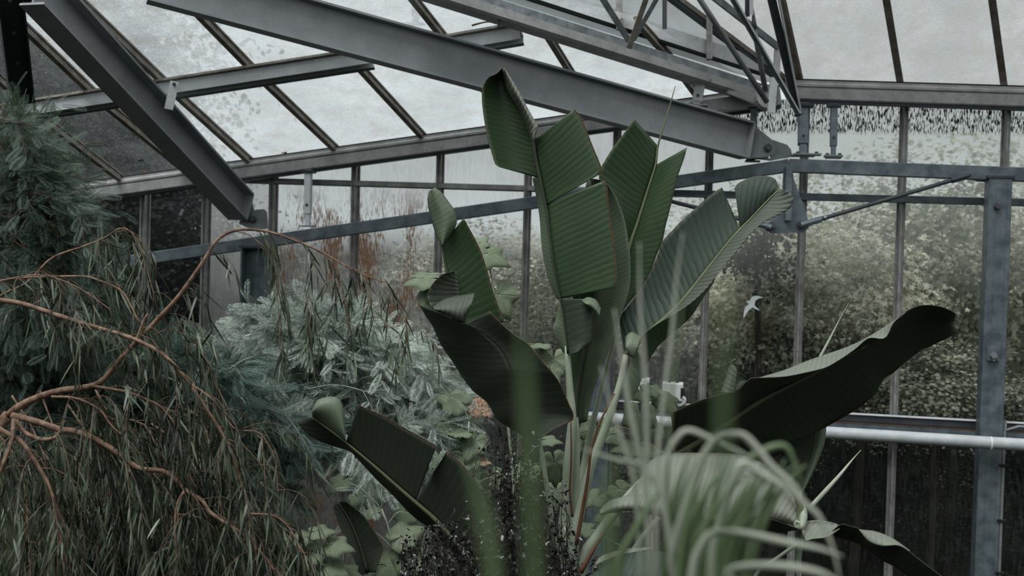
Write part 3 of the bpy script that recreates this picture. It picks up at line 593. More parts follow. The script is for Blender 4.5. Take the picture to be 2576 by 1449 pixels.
tb('round_tube', 1722, -60, 7.2, 1929, 256, 7.75, .019, 'plate'); tb('round_tube', 1897, 70, 7.6, 1925, 225, 7.85, .019, 'plate'); tb('tube_tip', 1893, 12, 7.55, 1898, 72, 7.6, .003, 'plate', .02)
lbar('angle_leg', 1810, -60, 7.2, 2008, 286, 7.85, .03, .03, 'galv', kn); lbar('angle_flange', 1817, -60, 7.18, 2012, 284, 7.83, .012, .012, 'light', kn)
lbar('tee_leg', 1925, -70, 7.3, 2010, 290, 7.9, .055, .02, 'dark', kn); lbar('tee_flange', 1946, -70, 7.28, 2015, 285, 7.88, .012, .02, 'light', kn)
lbar('brace', 1780, -20, 7.5, 1957, 118, 7.9, .045, .03, 'spang', kn); lbar('brace', 1880, -30, 7.5, 1880, 42, 7.55, .03, .02, 'dark', kn); lbar('cover_strip', 1890, -30, 7.49, 1890, 38, 7.54, .025, .015, 'light', kn)
lbar('bracket_box', 1947, 195, 7.8, 1940, 284, 7.82, .052, .03, 'light', kn); lbar('upper_bracket', 1957, 108, 7.9, 1953, 185, 7.95, .045, .03, 'light', kn); lbar('short_upright', 1984, 160, 7.95, 1983, 245, 8.0, .04, .03, 'plate', kn)
c = P(1930, 245, 7.9); mb = MB(); lathe_x(mb, c-FW*.05, c+FW*.06, .085, 18); mb.obj('node_drum', M['eave'], kn, False)
lbar('lower_web', 1830, 225, 8.0, 1925, 262, 8.1, .06, .03, 'eave', kn); lbar('lower_chord', 1770, 268, 8.05, 1905, 250, 8.2, .09, .04, 'eave', kn)

# ================================================================ BANANA
def dl(d, n):
    if isinstance(d, (int, float)): return np.full(n, float(d))
    return np.interp(np.linspace(0, 1, n), np.linspace(0, 1, len(d)), d)
VS = 1.0
def patch(mb, A, B, dA, dB, bulge=0.0, nv=44, nu=12, mi=0, rip=.0, k=34, slant=-1.5):
    a, b = crom(A, nv), crom(B, nv); za, zb = dl(dA, nv), dl(dB, nv); vs = []; uv = []
    A3 = np.array([P(a[i, 0], a[i, 1], za[i]) for i in range(nv)]); L = np.r_[0, np.cumsum(np.linalg.norm(np.diff(A3, axis=0), axis=1))]
    B3 = np.array([P(b[i, 0], b[i, 1], zb[i]) for i in range(nv)]); L2 = np.r_[0, np.cumsum(np.linalg.norm(np.diff(B3, axis=0), axis=1))]
    Lm = np.maximum(L, L2*.75)
    for i in range(nv):
        for j in range(nu+1):
            s = j/nu; q = a[i]*(1-s)+b[i]*s; d = za[i]*(1-s)+zb[i]*s-bulge*4*s*(1-s)
            d += .25*rip*math.sin(2*math.pi*(Lm[i]*k*VS-s*slant))*min(1, s*4)
            vs.append(P(q[0], q[1], d)); uv.append((s, Lm[i]*VS))
    fs = []
    q = np.array(vs).reshape(nv, nu+1, 3); i, j = nv//2, nu//2
    nn = np.cross(q[i+1, j]-q[i, j], q[i, j+1]-q[i, j]); flip = np.dot(nn, FW) > 0
    for i in range(nv-1):
        for j in range(nu):
            f = (i*(nu+1)+j, (i+1)*(nu+1)+j, (i+1)*(nu+1)+j+1, i*(nu+1)+j+1)
            fs.append(f[::-1] if flip else f)
    mb.add(vs, fs, uv, mi*2); return A3, B3
def leaf(parent, patches, mats_, label=None, rib=None, ribd=0, ribr=(.011, .003), ribm='rib', margins=(), pet=None, petm='stalk', name='leaf', thick=.0016):
    """patches: (A, B, dA, dB, bulge, material index[, ripple])"""
    mb = MB(); edges = []
    for p in patches: edges.append(patch(mb, p[0], p[1], p[2], p[3], p[4], mi=p[5], rip=p[6] if len(p) > 6 else 0))
    ms = []
    for a, b in mats_: ms += [M[a], M[b]]
    o = mb.obj(name, ms, parent, True)
    md = o.modifiers.new('thick', 'SOLIDIFY'); md.thickness = thick; md.offset = -1; md.material_offset = 1; md.material_offset_rim = 0
    if label: o['label'] = label
    if rib is not None:
        n = len(rib)*3; r = crom(rib, n); z = dl(ribd, n); m2 = MB(); tube(m2, [P(r[i, 0], r[i, 1], z[i]-.004) for i in range(n)], ribr[0], ribr[1], n=n, k=8); m2.obj('midrib', M[ribm], o, True)
    for k in margins:
        m2 = MB(); tube(m2, edges[k][1][::3], .0014, .0014, n=40, k=5); m2.obj('dry_margin', M['rim'], o, True)
    if pet is not None:
        pts, zz, r = pet; n = len(pts)*4; c = crom(pts, n); z = dl(zz, n); m2 = MB(); tube(m2, [P(c[i, 0], c[i, 1], z[i]) for i in range(n)], 1, n=n, k=12, radii=r); m2.obj('petiole', M[petm], o, True)
    return o
bs = P(1425, 1449, 5.0); base = np.array([bs[0], bs[1], 0.0])
ban = empty('banana_plant', base, 'tall banana-like plant with large torn paddle leaves in the centre', 'plant', 'banana-like plants', 'thing')
D = 5.0
# tall central leaf
mid1 = [(1266, 173), (1282, 227), (1307, 269), (1326, 316), (1340, 354), (1346, 393), (1354, 432), (1362, 467), (1371, 514), (1376, 540), (1382, 588), (1390, 654), (1401, 715), (1410, 752), (1418, 795), (1423, 836), (1428, 890)]
leaf(ban, [
    (mid1[:7]+[(1355, 448)], [(1264, 171), (1249, 186), (1232, 193), (1221, 205), (1214, 224), (1213, 255), (1219, 305), (1227, 349), (1238, 387), (1246, 412), (1257, 420)], (4.98, 5.0), (4.93, 4.9), -.05, 0, .0015),
    (mid1[:5], [(1268, 171), (1279, 186), (1296, 213), (1312, 241), (1329, 274), (1345, 302), (1354, 318), (1352, 330), (1343, 352)], (4.98, 5.0), (4.93, 4.95), .05, 5, .001),  # rolled-over underside, its sky-lit brightness also put into the paler colour
    ([(1340, 356), (1346, 393), (1354, 432), (1362, 467), (1372, 517)], [(1445, 274), (1464, 302), (1475, 327), (1492, 371), (1506, 404), (1513, 426), (1509, 438)], 5.0, (4.93, 4.9), .02, 0, .0015),
    ([(1375, 514), (1382, 588), (1390, 654), (1401, 715), (1410, 752)], [(1520, 454), (1527, 472), (1531, 519), (1536, 560), (1544, 616), (1549, 660), (1550, 712), (1547, 724)], (5.0, 4.98), (4.9, 4.86), .02, 0, .002),
    ([(1354, 440), (1362, 467), (1371, 514), (1382, 588), (1390, 654), (1401, 715), (1409, 752)], [(1339, 448), (1348, 491), (1357, 547), (1362, 616), (1371, 671), (1383, 715), (1402, 753)], 5.0, 5.1, -.02, 2, .001),
    ([(1410, 752), (1418, 795), (1423, 836), (1430, 895)], [(1500, 752), (1495, 785), (1491, 838), (1487, 862), (1462, 882)], 4.98, 4.9, .04, 3, .001),
    ([(1409, 772), (1414, 800), (1420, 840), (1426, 888)], [(1404, 776), (1396, 808), (1390, 825), (1394, 845), (1404, 866), (1417, 888)], 4.99, 5.05, 0, 1, 0),
    ([(1463, 755), (1480, 747), (1500, 755), (1512, 775)], [(1478, 768), (1488, 774), (1500, 786), (1507, 796)], 4.88, 4.84, .02, 4, 0),
], [('top', 'pale'), ('palegreen', 'top'), ('palegreen', 'top'), ('under', 'pale'), ('palegreen', 'top'), ('pale', 'top')], 'tallest torn leaf with pale rolled tip', mid1, (4.98, 5.0, 4.98), (.012, .004), 'ribdk', (2, 3),
    ([(1427, 870), (1434, 985), (1440, 1054), (1434, 1120), (1425, 1240), (1418, 1440), (1415, 1900)], 5.0, (.012, .02, .025, .03, .036, .045, .06)))
# leaf behind it with pale edge
midb = [(1480, 455), (1491, 500), (1496, 560), (1500, 640), (1499, 720), (1490, 800), (1478, 850), (1468, 900), (1458, 960), (1450, 1010), (1446, 1070)]
leaf(ban, [
    (midb, [(1489, 450), (1517, 456), (1539, 478), (1556, 511), (1572, 560), (1583, 630), (1586, 685), (1583, 726), (1572, 762), (1558, 800), (1542, 850), (1531, 880), (1517, 916), (1498, 968), (1487, 1004), (1476, 1060)], 5.12, (5.05, 5.0, 5.0, 5.1), -.03, 0, .001),
    (midb, [(1476, 456), (1462, 520), (1450, 600), (1444, 700), (1438, 800), (1436, 880), (1438, 950), (1440, 1010), (1441, 1070)], 5.12, 5.15, .0, 1, .001)],
    [('palegreen', 'top'), ('top', 'pale')], 'leaf with a smooth pale right edge behind the tallest leaf', midb, 5.11, (.004, .014), 'ribdk', (),
    ([(1447, 1050), (1450, 1100), (1448, 1200), (1440, 1300), (1428, 1449), (1418, 1900)], 5.06, (.014, .02, .026, .032, .04, .05)))
# upper right leaf with needle tip
mid3 = [(1655, 367), (1650, 412), (1634, 465), (1612, 535), (1599, 576), (1586, 615), (1573, 680), (1558, 780)]
leaf(ban, [
    (mid3, [(1595.5, 299), (1572, 332), (1547, 365), (1522, 404), (1507, 440), (1518, 520), (1530, 600), (1540, 700), (1548, 785)], 5.28, (5.2, 5.22), .0, 0, .002),
    ([(1651, 414)]+mid3[2:], [(1728, 371), (1721, 398), (1709, 432), (1701, 460), (1688, 516), (1675, 567), (1666, 608), (1650, 646), (1634, 691), (1615, 722), (1586, 757), (1560, 790)], 5.28, (5.15, 5.2), .02, 0, .002)],
    [('top', 'pale')], 'upright dark leaf ending in a long needle tip', [(1699, 216), (1688, 255), (1672, 310), (1655, 367), (1650, 412), (1634, 465), (1612, 535), (1599, 576), (1586, 615), (1573, 680), (1558, 780)], 5.275, (.002, .013), 'rib', (),
    ([(1560, 770), (1545, 850), (1520, 950), (1490, 1070), (1465, 1200), (1440, 1449), (1425, 1900)], (5.26, 5.2, 5.05), (.01, .012, .016, .02, .026, .04, .05)))
# right leaf with lit face
mid4 = [(1961, 475), (1926, 510), (1888, 551), (1862, 577), (1824, 621), (1777, 681), (1729, 742), (1690, 785), (1640, 830), (1600, 868), (1572, 895)]
leaf(ban, [
    (mid4[:4], [(1961, 472), (1948, 449), (1920, 442), (1888, 446), (1856, 462), (1848, 474)], 4.95, 4.98, .02, 0, .0015),
    (mid4[3:], [(1816.5, 471), (1786, 491), (1755, 519), (1716, 554), (1691, 580), (1666, 608), (1656, 637), (1640, 675), (1618, 716), (1583, 767), (1560, 800), (1562, 850)], 4.95, (5.0, 5.05), -.02, 0, .0025),
    (mid4[:10], [(1978, 478), (1995, 490), (1996, 503), (1989, 522), (1967, 538), (1926, 557), (1885, 592), (1856, 630), (1809, 681), (1786, 716), (1745, 757), (1700, 788), (1650, 818), (1612, 846), (1602, 884)], 4.95, (4.86, 4.8, 4.82), .03, 1, .002),
    ([(1800, 695), (1786, 716), (1745, 757), (1700, 788), (1650, 818), (1612, 846)], [(1795, 712), (1770, 748), (1740, 795), (1700, 832), (1655, 872), (1622, 925)], 4.81, 4.95, -.02, 2, .002),
    ([(1612, 846), (1590, 835), (1575, 845), (1572, 862)], [(1602, 890), (1592, 900), (1582, 892), (1576, 880)], 4.9, 4.86, .03, 3, 0),
    ([(1602, 880), (1590, 900), (1580, 930), (1574, 960)], [(1625, 925), (1612, 960), (1592, 1000), (1570, 1030)], 4.9, 4.92, .01, 3, .002)],
    [('topgrey', 'pale'), ('ribgrey', 'top'), ('top', 'pale'), ('palegreen', 'top')], 'slanting ribbed leaf with a notched rounded tip', mid4, 4.945, (.004, .013), 'rib', (),
    ([(1574, 892), (1560, 965), (1532, 1050), (1511, 1110), (1490, 1165), (1468, 1250), (1446, 1350), (1435, 1449), (1420, 1900)], (4.94, 4.9, 4.92), (.013, .018, .02, .022, .024, .028, .034, .04, .05)))
m2 = MB(); tube(m2, [P(1546, 990, 4.86), P(1513, 1055, 4.85), P(1488, 1130, 4.86), P(1476, 1220, 4.87), P(1450, 1370, 4.88)], .004, .009, n=24); m2.obj('red_sheath', M['redstalk'], ban, True)
m2 = MB(); tube(m2, [P(1436, 1060, 4.955), P(1437, 1150, 4.95), P(1434, 1240, 4.945), P(1440, 1300, 4.94)], .003, .006, n=24); m2.obj('red_sheath', M['redstalk'], ban, True)
# big drooping left leaf
leaf(ban, [
    ([(1079, 480), (1075, 505), (1083, 547), (1099, 596), (1112, 620)], [(1094, 472), (1111, 484), (1130, 509), (1144, 530), (1149, 560), (1139, 584), (1114, 616)], 4.96, 4.95, .07, 1, 0),
    ([(1112, 615), (1120, 660), (1130, 710), (1145, 765), (1165, 812)], [(1166, 549), (1186, 585), (1208, 629), (1224, 676), (1238, 726), (1252, 767), (1268, 812)], 4.95, 4.92, -.02, 0, .003),
    ([(1147, 682), (1150, 700), (1153, 722), (1155, 747)], [(1138, 684), (1116, 690), (1097, 705), (1084, 722), (1077, 748), (1087, 780)], 4.94, 4.85, -.03, 2, 0),
    ([(1088, 772), (1117, 752), (1152, 744), (1194, 737)], [(1096, 782), (1130, 798), (1160, 812), (1170, 806), (1182, 780)], 4.86, 4.8, .05, 2, .003),
    ([(1163, 814), (1215, 840), (1262, 885), (1290, 950), (1310, 1020), (1330, 1095)], [(1054, 766), (1072, 797), (1089, 822), (1108, 866), (1136, 907), (1163, 949), (1191, 985), (1224, 1012), (1249, 1054), (1274, 1072), (1322, 1100)], (4.8, 4.74, 4.85), (4.92, 5.05, 5.05), .0, 3, .001),
    ([(1163, 814), (1215, 840), (1262, 885), (1290, 950), (1310, 1020), (1330, 1095)], [(1232, 783), (1263, 816), (1296, 844), (1329, 866), (1368, 913), (1398, 949), (1418, 987), (1442, 1045), (1438, 1058), (1400, 1075), (1360, 1103)], (4.8, 4.74, 4.85), (4.7, 4.56, 4.68), -.02, 3, .001)],
    [('top', 'pale'), ('palegreen', 'top'), ('ribgrey', 'pale'), ('under', 'pale')], 'big dark leaf folded down at left with brown torn edge', [(1083, 480), (1092, 550), (1112, 620), (1120, 660), (1130, 710), (1145, 765), (1165, 812)], 4.955, (.003, .008), 'ribdk', (1, 5),
    ([(1340, 1085), (1357, 1110), (1366, 1160), (1378, 1240), (1392, 1340), (1402, 1449), (1408, 1900)], (4.8, 4.9, 4.97), (.008, .011, .013, .015, .02, .03, .04)))
VS = -1.0
# great dark leaf reaching right
up6 = [(1687, 1040), (1746, 1013), (1805, 994), (1853, 983), (1884, 954), (1908, 950), (1971, 947), (2022, 938), (2074, 925), (2109, 906), (2150, 878), (2185, 850), (2226, 850), (2247, 812), (2278, 785), (2319, 768), (2371, 773), (2405, 790)]
mid6 = [(1700, 1145), (1760, 1110), (1822, 1071), (1902, 1016), (1971, 978), (2033, 947), (2110, 905), (2180, 870), (2250, 838), (2316, 814), (2398, 808)]
lo6 = [(1700, 1160), (1760, 1162), (1830, 1162), (1900, 1160), (1953, 1148), (1991, 1123), (2043, 1095), (2088, 1068), (2126, 1047), (2178, 1013), (2214, 978), (2214, 961), (2247, 937), (2281, 909), (2316, 881), (2378, 854), (2402, 840), (2404, 822)]
leaf(ban, [
    (mid6, up6, (4.85, 4.72, 4.62), (4.66, 4.5, 4.5), -.02, 0, .001),
    (mid6, lo6, (4.85, 4.72, 4.62), (5.05, 4.98, 4.72), -.02, 0, .001),
    (up6[5:15], [(1915, 948), (1971, 931), (2026, 909), (2074, 892), (2126, 874), (2171, 854), (2229, 819), (2276, 786)], (4.56, 4.48, 4.48), (4.72, 4.66, 4.58), .02, 1, .002)],
    [('under', 'pale'), ('pale', 'under')], 'great dark leaf stretching right with a pale folded upper edge', mid6[:6]+[(2110, 905), (2180, 870)], (4.845, 4.72, 4.66), (.014, .004), 'rib', (1,),
    ([(1720, 1135), (1650, 1180), (1580, 1250), (1510, 1340), (1460, 1449), (1430, 1900)], (4.87, 4.95, 5.0), (.014, .02, .025, .03, .04, .05)))
VS = 1.0
# lower left leaf with torn notch
mid10 = [(785, 1050), (846, 1094), (892, 1131), (950, 1180), (1005, 1229), (1049, 1267), (1098, 1310), (1150, 1370), (1210, 1449)]
leaf(ban, [
    ([(785, 1050), (846, 1094), (868, 1112)], [(788, 1023), (799, 1006), (823, 998), (846, 1000), (858, 1012), (866, 1038), (870, 1094)], 4.75, 4.72, .04, 1, 0),
    ([(870, 1112), (892, 1131), (950, 1180), (1005, 1229), (1045, 1262)], [(901, 1019), (939, 1035), (970, 1050), (1005, 1070), (1057, 1099), (1098, 1122)], 4.75, 4.66, .0, 0, .0015),
    ([(1045, 1262), (1098, 1310), (1150, 1370), (1200, 1440)], [(1124, 1136), (1165, 1171), (1202, 1220), (1223, 1270), (1236, 1320), (1255, 1400), (1260, 1440)], 4.75, 4.64, .0, 0, .0015),
    (mid10, [(747, 1057), (753, 1070), (788, 1102), (846, 1125), (881, 1136), (904, 1160), (944, 1203), (991, 1249), (1020, 1281), (1049, 1307), (1092, 1339), (1140, 1400), (1190, 1449)], 4.75, (4.82, 4.86), -.01, 0, .0015),
    ([(1124, 1136), (1100, 1160), (1076, 1193)], [(1105, 1142), (1088, 1160), (1076, 1190)], 4.64, 4.68, 0, 1, 0)],
    [('under', 'pale'), ('palegreen', 'top')], 'broad dark leaf at lower left with a rounded pale tip and torn notch', mid10, (4.745), (.003, .013), 'rib', (1, 2),
    ([(1200, 1440), (1280, 1520), (1360, 1640), (1405, 1900)], (4.77, 4.9, 5.0), (.014, .022, .03, .05)))
# small spears and half hidden leaves
leaf(ban, [([(1812, 988), (1826, 947), (1834, 923), (1843, 917)], [(1846, 988), (1853, 947), (1852, 926), (1843, 916)], 5.0, 5.0, .04, 0, .001), ([(1853, 935), (1866, 940), (1880, 952)], [(1850, 990), (1862, 980), (1876, 962)], 5.02, 5.0, -.02, 1, 0)], [('pale', 'top'), ('under', 'pale')], 'small pale rolled leaf tip behind the great dark leaf', None, 0, margins=(), pet=([(1828, 985), (1790, 1090), (1700, 1250), (1560, 1449), (1430, 1900)], 5.02, (.01, .012, .014, .02, .04)))
stm = MB(); tube(stm, [P(1425, 1300, 5.03), P(1420, 1500, 5.03), base+[0, 0, 1.0], base], 1, n=16, k=14, radii=(.035, .06, .08, .11)); stm.obj('stem', M['stalk'], ban, True)

# second plant, low at right
b2 = P(2010, 1449, 4.35); base2 = np.array([b2[0], b2[1], 0])
bn2 = empty('banana_plant', base2, 'low banana-like plant at lower right with a pale arched leaf underside', 'plant', 'banana-like plants', 'thing')
leaf(bn2, [
    ([(1506, 1286), (1560, 1290), (1638, 1292), (1715, 1306), (1800, 1312), (1890, 1306), (1956, 1308), (2007, 1328)], [(1598, 1246), (1608, 1220), (1626, 1169), (1651, 1149), (1689, 1140), (1765, 1139), (1850, 1142), (1905, 1158), (1944, 1182), (1970, 1207), (1992, 1232), (2008, 1262), (2016, 1300), (2010, 1322)], (4.0, 4.2, 4.3), (4.5, 4.55, 4.32), .05, 0, .001),
    ([(1506, 1284), (1536, 1258), (1600, 1245), (1664, 1246), (1740, 1262), (1810, 1290)], [(1511, 1296), (1549, 1288), (1587, 1285), (1638, 1294), (1676, 1304), (1715, 1310), (1766, 1314), (1815, 1318)], (4.0, 4.15), (3.96, 4.1), .03, 1, .001),
    ([(1800, 1316), (1842, 1318), (1893, 1311), (1931, 1307), (1957, 1312), (2008, 1331)], [(1800, 1320), (1840, 1328), (1867, 1335), (1910, 1340), (1944, 1342), (2004, 1334)], 4.18, 4.3, -.02, 2, 0)],
    [('pale', 'under'), ('pale', 'top'), ('under', 'pale')], 'arched leaf showing its pale ribbed underside', [(2010, 1322), (2016, 1295), (2008, 1258), (1990, 1228), (1960, 1197)], 4.3, (.02, .006), 'rib', (1,),
    ([(2010, 1322), (2010, 1345), (2009, 1400), (2008, 1449), (2008, 1900)], 4.32, (.018, .007, .007, .007, .03)))
m2 = MB(); tube(m2, [P(2016, 1262, 4.31), P(2021, 1290, 4.29), P(2018, 1318, 4.27), P(2008, 1327, 4.25), P(2001, 1318, 4.25), P(2007, 1312, 4.24), P(2012, 1318, 4.23)], 1, n=24, k=10, radii=(.008, .013, .016, .015, .012, .008, .003)); o = m2.obj('curled_tip', M['stalk'], bn2, True); o['label'] = 'small curled green knob at the leaf base'
leaf(bn2, [
    ([(2020, 1312), (2057, 1309), (2095, 1315), (2114, 1322)], [(2019, 1339), (2027, 1358), (2045, 1355), (2080, 1350), (2112, 1330)], 4.3, 4.2, -.03, 0, .001),
    ([(2085, 1345), (2114, 1320), (2133, 1322), (2167, 1334), (2186, 1362), (2220, 1373), (2258, 1372), (2284, 1385), (2322, 1415), (2375, 1455)], [(2087, 1347), (2120, 1355), (2160, 1368), (2190, 1390), (2220, 1410), (2250, 1425), (2290, 1452), (2330, 1475)], (4.25, 4.0), (4.3, 4.2), -.02, 1, .001),
    ([(2160, 1332), (2186, 1362), (2220, 1374), (2258, 1372), (2286, 1386)], [(2167, 1332), (2205, 1337), (2246, 1354), (2284, 1381), (2290, 1384)], 4.13, 4.2, .02, 0, .001)],
    [('pale', 'under'), ('under', 'pale')], 'dark wavy leaf drooping into the bottom right corner', None, 0, margins=(1,))
leaf(bn2, [
    ([(2048, 1090), (2040, 1140), (2025, 1190), (2012, 1240)], [(2079, 1075), (2075, 1110), (2067, 1137), (2045, 1190), (2020, 1240)], 4.85, 4.8, .03, 0, .002),
    ([(2048, 1090), (2040, 1140), (2025, 1190), (2012, 1240)], [(1985, 1110), (1960, 1165), (1980, 1205), (2005, 1240)], 4.85, 4.95, .0, 1, .001)], [('palegreen', 'top'), ('under', 'pale')], 'narrow upright leaf with a pale quilted edge', None, 0, margins=(),
    pet=([(2012, 1235), (2010, 1300), (2010, 1449), (2008, 1900)], (4.8, 4.5), (.009, .01, .012, .03)))
def spear(parent, x0, y0, x1, y1, d, r, label): 
    m2 = MB(); tube(m2, [P(x1, y1, d), P(x1*.5+x0*.5+2, y1*.5+y0*.5, d-.01), P(x1*.2+x0*.8, y1*.2+y0*.8, d), P(x0, y0, d)], 1, n=16, k=8, radii=(r, r*.9, r*.55, .001)); o = m2.obj('leaf_spear', M['stalk'], parent, True); o['label'] = label
spear(bn2, 2166, 1132, 2040, 1275, 4.4, .010, 'thin rolled leaf spear pointing up to the right')
spear(bn2, 2135, 762, 2000, 1010, 5.0, .009, 'long rolled leaf spear rising behind the great dark leaf')
m2 = MB(); tube(m2, [P(2005, 1368, 4.2), P(1950, 1408, 4.25), P(1900, 1449, 4.3), P(1850, 1600, 4.35)], .007, .01); m2.obj('petiole', M['stalk'], bn2, True)
leaf(bn2, [([(1480, 1449), (1560, 1400), (1640, 1385), (1700, 1400), (1745, 1449)], [(1500, 1500), (1580, 1480), (1640, 1470), (1700, 1490), (1740, 1520)], 4.0, 3.9, .03, 0, .001), ([(1490, 1440), (1500, 1420), (1560, 1396), (1640, 1380)], [(1500, 1410), (1520, 1395), (1580, 1380), (1640, 1376)], 4.0, 4.02, 0, 1, 0)], [('topgrey', 'pale'), ('pale', 'top')], 'broad leaf arching at the bottom edge under the grass', None, 0, margins=())
m2 = MB(); tube(m2, [P(1460, 1440, 4.5), P(1480, 1405, 4.5), P(1515, 1345, 4.5)], .012, .004); m2.obj('red_sheath', M['redstalk'], bn2, True)
# small dark ribbed leaf low at left
b3 = P(930, 1449, 5.4); bn3 = empty('banana_plant', (b3[0], b3[1], 0), 'small banana-like sucker with one dark ribbed leaf at lower left', 'plant', 'banana-like plants', 'thing')
leaf(bn3, [([(850, 1262), (880, 1310), (905, 1370), (925, 1440)], [(837, 1270), (852, 1319), (869, 1357), (892, 1410), (905, 1449)], 5.4, 5.35, 0, 0, .003), ([(850, 1262), (880, 1310), (905, 1370), (925, 1440)], [(869, 1261), (910, 1293), (933, 1322), (959, 1365), (962, 1386), (945, 1440)], 5.4, 5.35, 0, 0, .004)],
     [('under', 'pale')], None, [(850, 1262), (880, 1310), (905, 1370), (925, 1440)], 5.39, (.003, .01), 'ribdk', (), ([(922, 1430), (930, 1500), (932, 1900)], 5.4, (.01, .015, .03)))

# ================================================================ FOLIAGE TEMPLATES
def lance():    # hanging narrow leaf, along +x
    xs = [0, .25, .6, .85, 1]; ws = [.12, .5, .45, .25, 0]; v = []; 
    for x, w_ in zip(xs, ws): v += [(x, -w_, .06*math.sin(x*2.4)), (x, w_, .06*math.sin(x*2.4))]
    return v, [(2*i, 2*i+2, 2*i+3, 2*i+1) for i in range(4)]
def frond(n=17, w=.030, ln=.27):
    v = [(0, -.006, 0), (1, -.003, -.06), (1, .003, -.06), (0, .006, 0)]; f = [(0, 1, 2, 3)]
    for i in range(n):
        x = .1+.88*i/(n-1); l = ln*(.35+.65*math.sin(math.pi*min(1, .12+.82*(i/(n-1)))))*(1 if i < n-1 else .6)
        for s in (-1, 1):
            dx, dy = .62, .78*s; px, py = -dy, dx; b = len(v); z = -.06*x*x
            v += [(x, 0, z), (x+dx*l*.45+px*w*.5, dy*l*.45+py*w*.5, z+.02), (x+dx*l, dy*l, z-.03), (x+dx*l*.45-px*w*.5, dy*l*.45-py*w*.5, z+.02)]
            f.append((b, b+1, b+2, b+3))
    return v, f
def oval():
    v = [(0, 0, 0), (.3, -.42, .08), (.75, -.32, .05), (1, 0, -.05), (.75, .32, .05), (.3, .42, .08), (.5, 0, -.06)]
    return v, [(0, 1, 6), (1, 2, 6), (2, 3, 6), (3, 4, 6), (4, 5, 6), (5, 0, 6)]
def star():
    v = [(0, 0, 0)]; 
    for k, r in enumerate((.3, .75, .34, 1.0, .4, 1.1, .4, 1.0, .34, .75, .3)):
        a = math.radians(-150+30*k); v.append((r*math.cos(a), r*math.sin(a), -.12*r*r))
    return v, [(0, k, k+1) for k in range(1, 11)]
LAN, FRO, OVA, STA = lance(), frond(), oval(), star()

# ================================================================ WEEPING SHRUB (left foreground)
wb = P(-60, 1449, 4.2)
ws = empty('weeping_shrub', (wb[0], wb[1], 0), 'weeping red-brown branched shrub with narrow hanging leaves at left', 'shrub', None, 'thing')
tk = MB(); tube(tk, [P(20, 1045, 4.16), P(-20, 1100, 4.19), P(-70, 1300, 4.2), np.array([wb[0], wb[1], 1.0]), np.array([wb[0], wb[1], 0])], .022, .05, n=24, k=12); tk.obj('trunk', M['bark'], ws, True)
def strand(mb, p, d0, L, lp, ld, first=.12, r=.0013, step=.021, spread=.38):
    d = nz(d0); n = 10; pts = [np.array(p)]
    for i in range(n):
        d = nz(d*.8+np.array([0, 0, -1])*.26+rng.normal(size=3)*.07); pts.append(pts[-1]+d*L/n)
    tube(mb, pts, r, r*.5, n=9, k=4); c = np.array(pts); S = np.linspace(0, L, n+1)
    for s in np.arange(L*first, L, step):
        q = np.array([np.interp(s, S, c[:, k]) for k in range(3)]); t = nz(c[min(n, int(s/L*n)+1)]-c[int(s/L*n)])
        lp.append(q); ld.append(nz(t*.5+np.array([0, 0, -.8])+rng.normal(size=3)*spread*.8))
KW = 1.3
def weep(pix, d, r0, r1, ns, Lr=(.15, .4), start=.1, up=0.25, wig=0):
    d = np.array(d)*KW if not isinstance(d, (int, float)) else d*KW; r0, r1 = r0*KW*.8, r1*KW*.8; Lr = (Lr[0]*KW*1.1, Lr[1]*KW*1.15)
    n = len(pix)*4; c = crom(pix, n); z = dl(d, n); pts = np.array([P(c[i, 0], c[i, 1], z[i]) for i in range(n)])
    mb = MB(); tube(mb, pts, r0, r1, n=n, k=9); lp, ld = [], []
    for k in range(ns):
        t = start+(1-start)*rng.random(); i = min(n-2, int(t*(n-1))); tg = nz(pts[i+1]-pts[i])
        d0 = tg*rng.uniform(.2, .9)+rng.normal(size=3)*[.35, .4, .3]+np.array([0, 0, up])+FW*.3; strand(mb, pts[i], d0, rng.uniform(*Lr), lp, ld)
    o = mb.obj('branch', M['bark'], ws, True)
    if lp:
        lp, ld = np.array(lp), np.array(ld); m_ = len(lp)
        scatter('foliage', *LAN, lp, axes(ld, rnd(m_)*[.6, 1, .3]-FW*.7, rng.uniform(.05, .13, m_), rng.uniform(.0045, .0085, m_)), M['weep'], o)
    return o
weep([(20, 1045), (60, 1015), (140, 985), (235, 970), (275, 940), (310, 895), (345, 860), (400, 800), (450, 745), (510, 660), (545, 605), (590, 580), (640, 578), (700, 590), (800, 630), (890, 680), (980, 715)], (3.2, 3.1, 3.15), .0135, .0013, 17, (.07, .19), .33)
weep([(-60, 745), (0, 755), (60, 765), (150, 795), (230, 820), (330, 850), (400, 885), (450, 930), (490, 985), (540, 1060), (580, 1130), (606, 1212), (630, 1295), (647, 1415), (652, 1480)], (3.1, 3.05, 3.1), .009, .003, 40, (.1, .3))
weep([(30, 1045), (90, 1060), (150, 1080), (190, 1085), (250, 1110), (310, 1150), (350, 1178), (410, 1185), (440, 1205), (470, 1235), (510, 1260), (530, 1290), (590, 1330), (640, 1370), (710, 1460)], (3.18, 3.1), .0125, .004, 62, (.15, .42))
weep([(40, 1058), (60, 1085), (80, 1098), (110, 1106), (140, 1100), (152, 1085)], (3.12, 3.1), .008, .007, 8, (.1, .3))
weep([(-40, 1050), (0, 1080), (45, 1105), (65, 1125), (100, 1180), (130, 1240), (150, 1330), (165, 1470)], (3.1, 3.05), .01, .003, 34, (.15, .4))
weep([(35, 1055), (28, 1110), (14, 1150), (-8, 1200)], (3.1, 3.0), .008, .006, 12, (.1, .3))
weep([(225, 970), (315, 985), (370, 1005), (400, 1020), (420, 1040), (450, 1080)], (3.14, 3.1), .006, .002, 22, (.12, .34))
